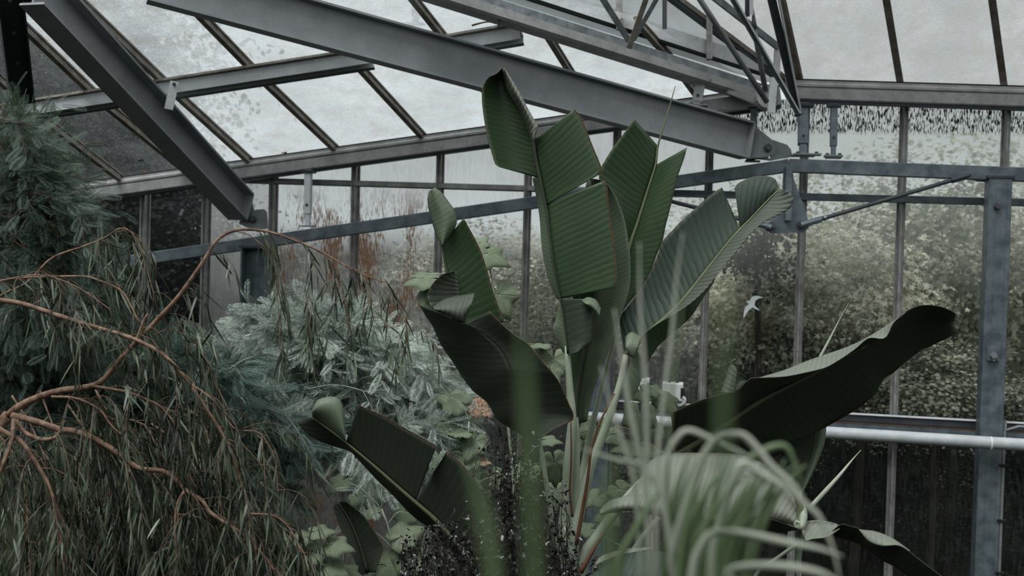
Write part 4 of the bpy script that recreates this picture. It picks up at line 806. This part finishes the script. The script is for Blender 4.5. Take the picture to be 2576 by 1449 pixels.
weep([(130, 998), (190, 1002), (250, 1030), (280, 1070), (320, 1105)], (3.16, 3.1), .005, .002, 20, (.15, .4))
weep([(-50, 790), (0, 745), (70, 710), (130, 650), (210, 620), (260, 600), (310, 573), (345, 605), (370, 680), (390, 750)], (3.3, 3.25), .006, .0015, 22, (.08, .2), .5)
weep([(-40, 715), (0, 706), (70, 698), (200, 695), (242, 703), (300, 728), (325, 760), (350, 815)], (3.25, 3.2), .004, .003, 9, (.1, .2), .2)
weep([(-40, 730), (0, 708), (100, 692), (190, 720), (280, 780)], (3.2, 3.15), .003, .0015, 14, (.1, .2), .1)
weep([(310, 900), (345, 850), (360, 810), (372, 790)], 3.12, .007, .004, 4, (.1, .2))
weep([(463, 1236), (445, 1270), (440, 1330), (443, 1400), (440, 1470)], (3.08, 3.05), .004, .003, 14, (.1, .3))
weep([(628, 1292), (690, 1298), (725, 1325), (750, 1370), (790, 1430)], (3.08, 3.05), .004, .0015, 16, (.1, .28))
weep([(480, 965), (540, 1010), (590, 1078), (650, 1088), (690, 1150), (700, 1250)], (3.08, 3.05), .003, .001, 20, (.1, .3))
weep([(360, 860), (420, 830), (480, 850), (520, 900), (550, 1000)], (3.3, 3.35), .003, .001, 16, (.1, .24))
for k in range(9): weep([(-40+70*k, 1010+random.uniform(-40, 60)), (20+70*k, 1090+random.uniform(-30, 70)), (60+70*k, 1230+random.uniform(-40, 60)), (75+70*k, 1400), (80+70*k, 1560)], (3.5, 3.4), .004, .002, 46, (.18, .45))
weep([(590, 580), (640, 600), (690, 680), (700, 780), (705, 900)], 3.16, .002, .001, 7, (.1, .2))
weep([(800, 630), (850, 680), (870, 770), (885, 860)], 3.16, .0015, .001, 5, (.1, .18))
weep([(860, 660), (920, 740), (960, 800), (985, 860)], 3.16, .0012, .001, 5, (.08, .16))
weep([(960, 705), (1010, 780), (1040, 860)], 3.18, .001, .0008, 4, (.08, .16))
weep([(700, 590), (740, 640), (770, 740), (780, 860)], 3.16, .0015, .001, 6, (.1, .2))

# ================================================================ FEATHERY TREES
def spray(parent, starts, ends, d, nb, mleaf, mbark, arch, flen, perb, r=.004, tag_=None, bname='branch'):
    """arching branches each carrying feathery fronds"""
    for _ in range(nb):
        s = [rng.uniform(*starts[0]), rng.uniform(*starts[1])]; e = ends(); dz = rng.uniform(*d); dz2 = dz+rng.uniform(-.25, .2)
        h = rng.uniform(*arch); p0, p1 = P(s[0], s[1], dz), P(e[0], e[1], dz2); pts = []
        for t in np.linspace(0, 1, 9): pts.append(p0*(1-t)+p1*t+np.array([0, 0, h*4*t*(1-t)*(1-.35*t)])+rng.normal(size=3)*.012)
        c = crom(pts, 24); mb = MB(); lp, ld, ln = [], [], []
        tube(mb, c, r, r*.4, n=20, k=5)
        for q in range(perb):
            t = .22+.78*rng.random()**.8; i = min(22, int(t*23)); tg = nz(c[i+1]-c[i]); sd = rng.normal(size=3)*[1, .8, .5]; dr = nz(tg*.75+sd*.55+np.array([0, 0, -.12]))
            if rng.random() < .3:   # side twig with a run of fronds
                L = rng.uniform(.1, .28); tp = [c[i]+dr*L*u+np.array([0, 0, -.25*L*u*u]) for u in np.linspace(0, 1, 5)]; tube(mb, tp, r*.4, r*.2, n=6, k=4)
                for u in (.3, .55, .8, 1): 
                    b = c[i]+dr*L*u+np.array([0, 0, -.25*L*u*u]); lp.append(b); ld.append(nz(dr+rng.normal(size=3)*.6+np.array([0, 0, -.25])))
            else: lp.append(c[i]); ld.append(dr)
        o = mb.obj(bname, M[mbark], parent, True); lp, ld = np.array(lp), np.array(ld); m_ = len(lp); l = rng.uniform(*flen, m_)
        scatter('foliage', *FRO, lp, axes(ld, np.array([0, 0, 1.0])+rng.normal(size=(m_, 3))*.55-FW*.35, l, l*rng.uniform(.8, 1.2, m_)), M[mleaf], o)
m1p = P(905, 1449, 6.4); mim = empty('mimosa_shrub', (m1p[0], m1p[1], 0), 'silvery feathery-leaved shrub in front of the rust stained panes', 'shrub', 'feathery shrubs', 'thing')
tk = MB(); tube(tk, [np.array([m1p[0], m1p[1], 0]), np.array([m1p[0]+.05, m1p[1], .9]), P(880, 1150, 6.45), P(860, 1000, 6.4)], .05, .02, n=16, k=10); tk.obj('trunk', M['palebark'], mim, True)
def e1():
    t = rng.random(); x = 540+t*600; top = np.interp(x, [540, 640, 700, 850, 1000, 1080, 1140], [800, 735, 750, 760, 775, 830, 960]); return x, top+abs(rng.normal())*120+20
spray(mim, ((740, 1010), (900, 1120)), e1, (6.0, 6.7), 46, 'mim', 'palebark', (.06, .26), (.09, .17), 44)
def e1b(): return rng.uniform(600, 1180), rng.uniform(950, 1230)
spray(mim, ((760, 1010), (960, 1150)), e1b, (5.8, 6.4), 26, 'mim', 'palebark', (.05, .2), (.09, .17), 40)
m2p = P(380, 1449, 5.6); mi2 = empty('mimosa_shrub', (m2p[0], m2p[1], 0), 'dark teal feathery shrub seen behind the weeping branches', 'shrub', 'feathery shrubs', 'thing')
tk = MB(); tube(tk, [np.array([m2p[0], m2p[1], 0]), np.array([m2p[0]+.05, m2p[1], 1.0]), P(400, 1200, 5.65), P(420, 1050, 5.6)], .05, .02, n=16, k=10); tk.obj('trunk', M['trunk'], mi2, True)
def e2():
    x = rng.uniform(150, 760); return x, np.interp(x, [150, 400, 560, 760], [880, 830, 900, 1010])+abs(rng.normal())*170
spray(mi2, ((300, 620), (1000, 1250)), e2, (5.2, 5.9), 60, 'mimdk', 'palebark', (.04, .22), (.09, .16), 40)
m3p = P(-150, 1449, 5.1); ft = empty('feathery_tree', (m3p[0], m3p[1], 0), 'dark blue-green feathery tree at the left edge under the roof', 'tree', None, 'thing')
tk = MB(); tube(tk, [np.array([m3p[0], m3p[1], 0]), P(-140, 1000, 5.1), P(-110, 600, 5.1), P(-60, 300, 5.1)], .07, .03, n=18, k=10); tk.obj('trunk', M['trunk'], ft, True)
def e3():
    y = rng.uniform(290, 880); x = np.interp(y, [290, 330, 400, 480, 570, 640, 760, 880], [60, 110, 125, 185, 225, 250, 290, 300]); return x*(1-abs(rng.normal())*.35)-5, y
spray(ft, ((-150, 20), (230, 640)), e3, (4.7, 5.4), 74, 'feather', 'twig', (.0, .1), (.07, .13), 44, .003)
def e3b(): return rng.uniform(-60, 260), rng.uniform(620, 1000)
spray(ft, ((-150, 60), (560, 820)), e3b, (5.0, 5.6), 36, 'feather', 'trunk', (.0, .1), (.08, .14), 40)

# ================================================================ SOFT BROAD-LEAVED PLANTS
def mallow_mesh():
    """five-lobed heart leaf with drip tips, tip along +x"""
    out = []
    for k in range(41):
        a = math.radians(-172+344*k/40); lob = 0
        for c, w_, h in ((0, 36, .50), (62, 30, .20), (-62, 30, .20), (120, 28, .08), (-120, 28, .08)):
            lob = max(lob, h*max(0, 1-abs(math.degrees(a)-c)/w_)**1.7)
        r = (.66+lob)*(1-.25*max(0, (abs(math.degrees(a))-150)/22)); out.append((r*math.cos(a), r*math.sin(a)))
    v = [(0, 0, 0)]; f = []
    for t in (.35, .7, 1):
        for (x, y) in out: 
            a = math.atan2(y, x); rr = t*math.hypot(x, y); v.append((x*t, y*t, -.22*rr*rr+.05*math.cos(a*5)*t))
    for k in range(40): f.append((0, 1+k, 2+k))
    for q in range(2):
        for k in range(40): f.append((1+q*41+k, 1+(q+1)*41+k, 2+(q+1)*41+k, 2+q*41+k))
    return v, f
mv, mf = mallow_mesh(); mme = bpy.data.meshes.new('mallow_leaf'); mme.from_pydata(mv, [], mf); mme.materials.append(M['mallow']); mme.polygons.foreach_set('use_smooth', [True]*len(mf))
mdry = mme.copy(); mdry.materials.clear(); mdry.materials.append(M['dry'])
def mleaf(parent, px, py, d, size, tipdeg, tilt=.4, dry=False, yaw=0):
    """leaf centred at a pixel; tipdeg: direction the tip points in the picture (0 right, -90 down); tilt: how far it leans to horizontal"""
    o = bpy.data.objects.new('leaf', mdry if dry else mme); COL.objects.link(o); o.parent = parent; b = np.array(parent['_w'])
    a = math.radians(tipdeg); x = RT*math.cos(a)+UP*math.sin(a); n = nz(-FW*(1-tilt)+np.array([0, 0, 1.0])*tilt+RT*yaw); x = nz(x-n*np.dot(x, n)); y = np.cross(n, x)
    s = size*d/F; c = P(px, py, d)-b
    o.matrix_local = Matrix([[x[i]*s, y[i]*s, n[i]*s, c[i]] for i in range(3)]+[[0, 0, 0, 1]])
    md = o.modifiers.new('thick', 'SOLIDIFY'); md.thickness = .012
    if dry: o.name = 'dried_leaf'; o['label'] = 'crumpled brown dried leaf'
    return o
def mallow(label, bx, d, stem, lv):
    b = P(bx, 1449, d); t = empty('mallow_plant', (b[0], b[1], 0), label, 'plant', 'pale broad-leaved plants', 'thing')
    mb = MB(); sp = [P(x, y, d) for x, y in stem]; tube(mb, [np.array([b[0], b[1], 0])]+sp, .014, .004, n=30, k=7)
    for q in lv:
        i = int(np.argmin([abs(q[1]+40-s[1]) for s in stem])); p0 = sp[i]; p1 = P(q[0], q[1], q[2] if len(q) > 8 else d); tube(mb, [p0, (p0+p1)/2+np.array([0, 0, .03]), p1+FW*.01], .003, .002, n=8, k=5)
    mb.obj('stem', M['stalk'], t, True)
    for q in lv: mleaf(t, q[0], q[1], d+q[2], *q[3:])
    return t
mallow('pale heart-leaved plant below the junction boxes', 1640, 5.3, [(1640, 1449), (1632, 1250), (1625, 1100), (1618, 985)], [
    (1610, 1045, -.1, 62, -92, .25), (1612, 985, 0, 42, -80, .5), (1590, 972, .02, 30, 175, .6), (1640, 980, .02, 34, -20, .6), (1672, 1008, .05, 46, -60, .45), (1598, 1122, -.1, 58, 200, .72), (1628, 1130, -.05, 46, -10, .7), (1655, 1085, .05, 40, -100, .1, False, .7),
    (1500, 1080, .25, 62, -100, .3), (1470, 1110, .3, 40, -120, .4), (1540, 1095, .2, 36, -60, .4), (1615, 1190, .1, 44, -110, .5), (1560, 1230, .1, 46, -60, .5), (1500, 1250, .15, 40, -130, .5), (1660, 1240, .1, 40, -40, .5), (1530, 1300, .1, 44, -100, .5), (1480, 1330, .1, 36, 200, .6)])
mallow('pale lobed-leaf plant rising behind the folded left banana leaf', 1280, 5.5, [(1300, 1449), (1290, 1200), (1260, 900), (1240, 720), (1225, 640)], [
    (1222, 640, 0, 62, -35, .5), (1205, 612, .05, 34, 60, .5), (1256, 742, 0, 62, -68, .2), (1086, 745, .1, 52, -60, .3), (1078, 700, .1, 60, 205, .62), (1068, 690, .15, 34, 200, .8), (1100, 722, .1, 44, -120, .4), (1390, 905, 0, 62, -100, .3), (1388, 935, -.05, 40, -70, .4), (1362, 866, 0, 46, 178, .9), (1378, 1105, -.2, 36, -20, .7), (1395, 1165, -.1, 56, -85, .1, False, .4), (1330, 1180, .1, 50, -120, .5), (1400, 1235, .0, 44, -90, .4)])
mallow('pale lobed-leaf plant beside the dried brown leaf at centre', 1180, 5.7, [(1185, 1449), (1180, 1250), (1175, 1150), (1180, 1060)], [
    (1165, 1085, 0, 46, 178, .85), (1192, 1112, 0, 52, -110, .35), (1130, 1080, .1, 52, -60, .3, False, .5), (1172, 1152, 0, 60, 200, .45), (1202, 1022, .1, 44, -45, .45, True), (1150, 1010, .1, 56, 150, .5), (1120, 1150, .1, 40, -60, .5), (1215, 1160, 0, 22, -20, .6, True), (1110, 1195, .1, 40, -140, .5), (1240, 1200, .1, 46, -70, .4), (1160, 1215, .1, 40, -100, .5), (1140, 1120, .1, 36, -120, .5)])
mallow('pale soft-leaved plant low between the dark banana leaves at bottom', 1000, 5.6, [(1000, 1449), (990, 1380), (975, 1320), (960, 1280)], [
    (942, 1288, 0, 34, 170, .6), (1010, 1350, 0, 62, 40, .5), (1030, 1400, 0, 66, -60, .4), (985, 1420, 0, 60, -120, .4), (1060, 1440, 0, 60, -30, .5), (940, 1420, .1, 50, 190, .5), (900, 1330, .2, 46, 160, .5), (860, 1210, .25, 40, -120, .5), (900, 1250, .2, 36, -60, .5), (1020, 1290, .15, 46, -100, .5), (960, 1230, .2, 40, -90, .5)])
mallow('dim broad-leaved plant at the bottom edge right of the weeping shrub', 800, 5.2, [(800, 1449), (795, 1400), (790, 1360)], [
    (760, 1350, 0, 46, 170, .7), (800, 1335, 0, 44, 20, .7), (840, 1370, 0, 50, -20, .6), (780, 1390, 0, 56, -150, .6), (830, 1425, 0, 50, -40, .6), (740, 1430, .1, 56, 190, .6), (870, 1440, .1, 46, -30, .6), (700, 1390, .2, 50, 180, .6)])
# dark glossy small-leaved shrub
def darkshrub(label, bx, d, boxes):
    b = P(bx, 1449, d); t = empty('glossy_shrub', (b[0], b[1], 0), label, 'shrub', 'dark glossy shrubs', 'thing')
    for (cx, cy, rx, ry, nst, dd) in boxes:
        mb = MB(); lp, ld = [], []
        for _ in range(nst):
            ex, ey = cx+rng.uniform(-1, 1)*rx, cy+rng.uniform(-1, 1)*ry; dz = d+dd+rng.uniform(-.2, .2); p1 = P(ex, ey, dz); p0 = P(ex+rng.normal()*40, ey+rng.uniform(140, 320), dz+.05)
            c = crom([p0, (p0+p1)/2+rng.normal(size=3)*.03, p1], 12); tube(mb, c, .003, .001, n=8, k=4)
            for q in range(16):
                i = rng.integers(2, 12); lp.append(c[i]+rng.normal(size=3)*.012); ld.append(nz(rng.normal(size=3)+np.array([0, 0, .2])))
        o = mb.obj('branch', M['trunk'], t, True); lp, ld = np.array(lp), np.array(ld); l = rng.uniform(.013, .026, len(lp))
        scatter('foliage', *OVA, lp, axes(ld, rnd(len(lp))+[0, 0, .6], l, l*.8), M['darkshrub'], o)
    mb = MB(); tube(mb, [np.array([b[0], b[1], 0]), P(bx, 1700, d), P(bx+10, 1400, d)], .02, .008); mb.obj('trunk', M['trunk'], t, True); return t
darkshrub('dark purple-black glossy shrub left of the banana stems', 1330, 4.65, [(1290, 1130, 60, 50, 26, .3), (1320, 1260, 100, 70, 80, .1), (1350, 1390, 100, 70, 80, 0)])
darkshrub('dark glossy shrub in front of the lower left banana leaf', 1130, 4.35, [(1120, 1390, 110, 70, 85, 0), (1190, 1330, 70, 70, 30, .0)])
darkshrub('small glossy shrub at the bottom edge right of the banana stems', 1490, 4.3, [(1480, 1440, 45, 30, 18, 0)])

# ================================================================ FOREGROUND GRASS (close to the lens, out of focus)
gb = P(1720, 1449, 1.42); gs = empty('reed_grass', (gb[0], gb[1], 0), 'tall arching reed grass close in front, soft and out of focus', 'grass', None, 'thing')
def blade(pix, d, wpx, m='grass', label=None):
    n = len(pix)*6; c = crom(pix, n); z = dl(d, n)*(.93 if np.max(d) > 1.2 else 1); wpx *= .8; mb = MB(); vs = []; uv = []
    pts = np.array([P(c[i, 0], c[i, 1], z[i]) for i in range(n)]); tg = np.gradient(pts, axis=0)
    for i in range(n):
        t = i/(n-1); wv = wpx*(min(1, .55+t*3) if t < .3 else 1)*(1-max(0, (t-.65)/.35)**1.6*.85)/F*z[i]; s = nz(np.cross(tg[i], FW+UP*.5*math.sin(t*5))); u = nz(np.cross(s, tg[i]))
        vs += [pts[i]-s*wv/2, pts[i]-u*wv*.14, pts[i]+s*wv/2]; uv += [(0, t), (.5, t), (1, t)]
    fs = [(3*i+k, 3*i+k+1, 3*i+k+4, 3*i+k+3) for i in range(n-1) for k in (0, 1)]
    o = mb.add(vs, fs, uv).obj('blade', M[m], gs, True); md = o.modifiers.new('thick', 'SOLIDIFY'); md.thickness = .0006; return o
BS = (1720, 1560)
blade([BS, (1672, 1280), (1678, 1150), (1712, 1092), (1735, 1083), (1780, 1100), (1867, 1141), (1920, 1180)], 1.5, 19, 'grasspale')
blade([(1740, 1560), (1689, 1436), (1702, 1347), (1727, 1258), (1753, 1182), (1778, 1131), (1804, 1100), (1842, 1093), (1872, 1097), (1906, 1131), (1944, 1177), (1995, 1223), (2020, 1263), (2060, 1300), (2095, 1380), (2115, 1470)], (1.5, 1.45), 23, 'grasspale')
blade([(1760, 1560), (1775, 1400), (1804, 1309), (1842, 1207), (1872, 1165), (1905, 1143), (1944, 1124), (1977, 1124), (1995, 1156), (2012, 1207), (2016, 1240)], 1.5, 24)
blade([(1790, 1560), (1790, 1400), (1815, 1290), (1850, 1200), (1870, 1165), (1918, 1195), (1969, 1222), (2007, 1253), (2040, 1290)], 1.46, 26, 'grasspale')
blade([(1800, 1560), (1800, 1420), (1820, 1300), (1845, 1205), (1870, 1188), (1944, 1210), (1990, 1245)], 1.5, 22, 'grasspale')
blade([(1730, 1560), (1745, 1420), (1775, 1355), (1800, 1338), (1850, 1340), (1893, 1347), (1969, 1363), (2058, 1380), (2120, 1400)], 1.42, 26, 'grasspale')
blade([(1725, 1560), (1720, 1424), (1704, 1380), (1689, 1335), (1671, 1279), (1664, 1245), (1651, 1225), (1633, 1192), (1600, 1164), (1562, 1159), (1511, 1144), (1473, 1131)], 1.55, 14, 'grasspale')
blade([(1640, 1560), (1630, 1300), (1625, 1000), (1612, 800), (1609, 700), (1608, 610)], 1.5, 13, 'grasspale')
blade([(1650, 1560), (1652, 1200), (1670, 1000), (1690, 850), (1702, 700), (1718, 585)], 1.5, 14, 'grasspale')
blade([(1690, 1560), (1680, 1200), (1690, 1000), (1710, 850), (1720, 720)], 1.5, 10, 'grass')
blade([(1640, 1560), (1625, 1250), (1610, 1150), (1590, 1060), (1570, 950), (1545, 778)], 1.55, 17, 'grasspale')
blade([(1620, 1560), (1600, 1250), (1575, 1140), (1545, 1050), (1511, 922)], 1.55, 14, 'grasspale')
for k in range(20):
    x = 1670+k*10+random.uniform(-8, 8); blade([(x, 1560), (x+10+k*1.5, 1380), (x+30+k*3.5, 1250+random.uniform(-30, 60)), (x+70+k*5, 1140+random.uniform(-20, 80))], 1.5+random.uniform(-.05, .15), random.uniform(14, 26), 'grass')
blade([(1545, 1700), (1535, 1400), (1528, 1280), (1540, 1150)], .6, 46, 'grass'); blade([(1580, 1560), (1560, 1420), (1600, 1330), (1660, 1230)], 1.45, 26, 'grass')
blade([(1950, 1560), (1840, 1460), (1850, 1430), (1950, 1425), (2060, 1440), (2120, 1470)], 1.35, 30, 'grasspale')
blade([(1815, 1700), (1818, 1200), (1820, 950), (1828, 700)], .5, 34, 'grass')
blade([(1350, 1700), (1340, 1300), (1328, 1050), (1312, 800)], .5, 44, 'grass'); blade([(1275, 1700), (1235, 1400), (1205, 1250), (1180, 1160)], .55, 50, 'grass')
cn_ = MB()
for x, d in ((1720, 1.5), (1640, 1.6), (1790, 1.48), (1950, 1.35)): p = P(x, 1550, d*.93); tube(cn_, [np.array([gb[0]+(p[0]-gb[0])*.8, p[1], 0]), p], .006, .004, n=6, k=6)
for x, d in ((1350, .5), (1265, .55), (1545, .6), (1815, .5)): p = P(x, 1690, d); tube(cn_, [np.array([p[0], p[1], 0]), p], .004, .003, n=6, k=6)
cn_.obj('cane', M['stalk'], gs, True)

# ================================================================ OUTDOOR TREES
def crown_mesh(name, n_cl, per, rad, lsz, m, tmpl, up=.8, shell=.45, csz=.3):
    c = rnd(n_cl)*(rng.random(n_cl)[:, None]**shell)*np.array(rad); pos = np.repeat(c, per, 0)+rng.normal(size=(n_cl*per, 3))*csz*np.array([1, 1, .55]); n = len(pos); l = rng.uniform(lsz*.6, lsz*1.3, n)
    h = empty('tmp', (0, 0, 0)); o = scatter(name, *tmpl, pos, axes(rng.normal(size=(n, 3))*[1, 1, .5]+[0, 0, -.3], rnd(n)*.55+[0, 0, up*.5]+(lambda q: q/(np.linalg.norm(q, axis=1)[:, None]+.01))(np.repeat(c, per, 0)/np.array(rad)*.8+(pos-np.repeat(c, per, 0))/csz*.35), l, l), m, h); me = o.data; bpy.data.objects.remove(o); bpy.data.objects.remove(h); return me
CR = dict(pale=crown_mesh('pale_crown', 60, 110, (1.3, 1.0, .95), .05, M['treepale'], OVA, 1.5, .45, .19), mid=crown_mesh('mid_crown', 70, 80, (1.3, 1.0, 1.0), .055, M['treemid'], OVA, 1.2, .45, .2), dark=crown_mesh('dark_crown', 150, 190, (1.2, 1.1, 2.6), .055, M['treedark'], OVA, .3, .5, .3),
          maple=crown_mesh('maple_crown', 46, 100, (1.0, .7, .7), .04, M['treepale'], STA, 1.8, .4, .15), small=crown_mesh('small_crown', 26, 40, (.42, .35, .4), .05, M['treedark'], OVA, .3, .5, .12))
tm = MB(); tube(tm, [(0, 0, 0), (.03, 0, .5), (-.02, .02, 1.0)], .05, .03, n=8, k=8); ttm = tm.obj('trunk_source', M['trunk']); TRM = ttm.data; bpy.data.objects.remove(ttm)
def otree(kind, px, py, Y, s, label, rz=0, sz=1.0, cat='tree', group='trees beyond the glazed wall'):
    c = W(px, py, Y); t = empty('outdoor_tree', (c[0], Y, 0), label, cat, group, 'thing')
    o = bpy.data.objects.new('crown', CR[kind]); COL.objects.link(o); o.parent = t; o.location = (0, 0, c[2]); o.rotation_euler = (0, 0, rz); o.scale = (s, s, s*sz)
    k = bpy.data.objects.new('trunk', TRM); COL.objects.link(k); k.parent = t; k.scale = (s, s, max(.4, c[2])); return t
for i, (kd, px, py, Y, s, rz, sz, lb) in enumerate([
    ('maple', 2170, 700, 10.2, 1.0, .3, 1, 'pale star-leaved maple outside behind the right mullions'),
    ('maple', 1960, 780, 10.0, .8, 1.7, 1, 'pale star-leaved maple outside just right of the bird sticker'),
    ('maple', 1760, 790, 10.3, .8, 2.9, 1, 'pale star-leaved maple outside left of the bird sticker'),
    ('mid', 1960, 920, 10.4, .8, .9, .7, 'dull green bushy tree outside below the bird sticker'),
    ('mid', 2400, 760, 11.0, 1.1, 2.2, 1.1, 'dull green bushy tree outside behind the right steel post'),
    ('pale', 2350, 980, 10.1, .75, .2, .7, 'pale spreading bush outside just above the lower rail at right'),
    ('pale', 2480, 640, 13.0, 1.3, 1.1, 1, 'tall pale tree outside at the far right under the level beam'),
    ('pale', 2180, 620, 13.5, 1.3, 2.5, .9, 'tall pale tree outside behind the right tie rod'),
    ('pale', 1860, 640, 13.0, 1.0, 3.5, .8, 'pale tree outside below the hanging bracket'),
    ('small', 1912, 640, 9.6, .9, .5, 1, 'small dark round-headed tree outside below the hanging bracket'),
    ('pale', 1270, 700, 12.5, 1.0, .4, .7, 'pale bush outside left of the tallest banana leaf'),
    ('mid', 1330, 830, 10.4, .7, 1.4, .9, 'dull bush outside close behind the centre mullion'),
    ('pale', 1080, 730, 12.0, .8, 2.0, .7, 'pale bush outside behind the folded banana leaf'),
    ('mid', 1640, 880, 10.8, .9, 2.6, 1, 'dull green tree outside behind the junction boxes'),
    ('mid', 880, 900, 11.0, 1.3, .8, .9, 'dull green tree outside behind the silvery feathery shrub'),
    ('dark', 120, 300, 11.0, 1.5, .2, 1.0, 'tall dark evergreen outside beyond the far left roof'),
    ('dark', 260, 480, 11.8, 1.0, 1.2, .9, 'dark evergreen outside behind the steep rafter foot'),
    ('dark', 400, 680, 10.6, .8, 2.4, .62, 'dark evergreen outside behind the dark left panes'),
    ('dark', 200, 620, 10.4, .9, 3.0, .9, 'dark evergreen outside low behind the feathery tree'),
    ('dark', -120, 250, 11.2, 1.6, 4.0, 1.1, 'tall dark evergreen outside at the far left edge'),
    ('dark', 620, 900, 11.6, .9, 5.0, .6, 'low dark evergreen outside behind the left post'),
    ('dark', 2120, 930, 10.9, .75, 1.9, .3, 'added dark bush outside standing in for shade under the star-leaved maple'),  # this crown and the next are added to make black pockets of shade
    ('dark', 1730, 960, 10.9, .7, 2.9, .3, 'added dark bush outside standing in for shade left of the small rolled leaf tip'),
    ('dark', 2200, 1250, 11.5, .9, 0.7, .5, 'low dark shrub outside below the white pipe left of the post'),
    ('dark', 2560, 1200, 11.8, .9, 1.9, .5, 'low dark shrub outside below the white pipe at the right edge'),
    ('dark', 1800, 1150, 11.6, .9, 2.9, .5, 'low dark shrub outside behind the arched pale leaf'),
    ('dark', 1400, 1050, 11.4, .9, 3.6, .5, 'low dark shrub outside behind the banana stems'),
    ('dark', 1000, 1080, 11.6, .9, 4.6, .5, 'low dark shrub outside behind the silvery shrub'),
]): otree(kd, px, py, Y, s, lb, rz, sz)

# ================================================================ LIGHT
w = bpy.data.worlds.new('overcast_sky'); SC.world = w; w.use_nodes = True; nt = w.node_tree; bg = nt.nodes['Background']
tc = nt.nodes.new('ShaderNodeTexCoord'); sx = nt.nodes.new('ShaderNodeSeparateXYZ'); nt.links.new(tc.outputs['Generated'], sx.inputs[0])
r = nt.nodes.new('ShaderNodeValToRGB'); e = r.color_ramp.elements; e[0].position = 0; e[0].color = (.03, .035, .03, 1); m_ = e.new(.03); m_.color = (.80, .86, .875, 1); e[2].position = 1; e[2].color = (.96, 1.0, 1.0, 1)
nt.links.new(sx.outputs[2], r.inputs[0]); nt.links.new(r.outputs[0], bg.inputs[0]); bg.inputs[1].default_value = .70
SC.view_settings.view_transform = 'Standard'; SC.view_settings.look = 'None'; SC.view_settings.exposure = 0.33; SC.view_settings.gamma = 1.0
SC.cycles.use_denoising = True; SC.cycles.max_bounces = 8; SC.cycles.transparent_max_bounces = 12; SC.cycles.diffuse_bounces = 3; SC.cycles.glossy_bounces = 2; SC.cycles.sample_clamp_indirect = 4.0; SC.cycles.caustics_reflective = False; SC.cycles.caustics_refractive = False
sd = bpy.data.lights.new('veiled_sun', 'SUN'); sd.energy = 2.2; sd.angle = math.radians(35); sd.color = (.97, .99, 1.0); so = bpy.data.objects.new('veiled_sun', sd); COL.objects.link(so)
so.rotation_euler = Vector((.22, .50, -1)).to_track_quat('-Z', 'Y').to_euler()
for o in bpy.data.objects:
    if '_w' in o: del o['_w']
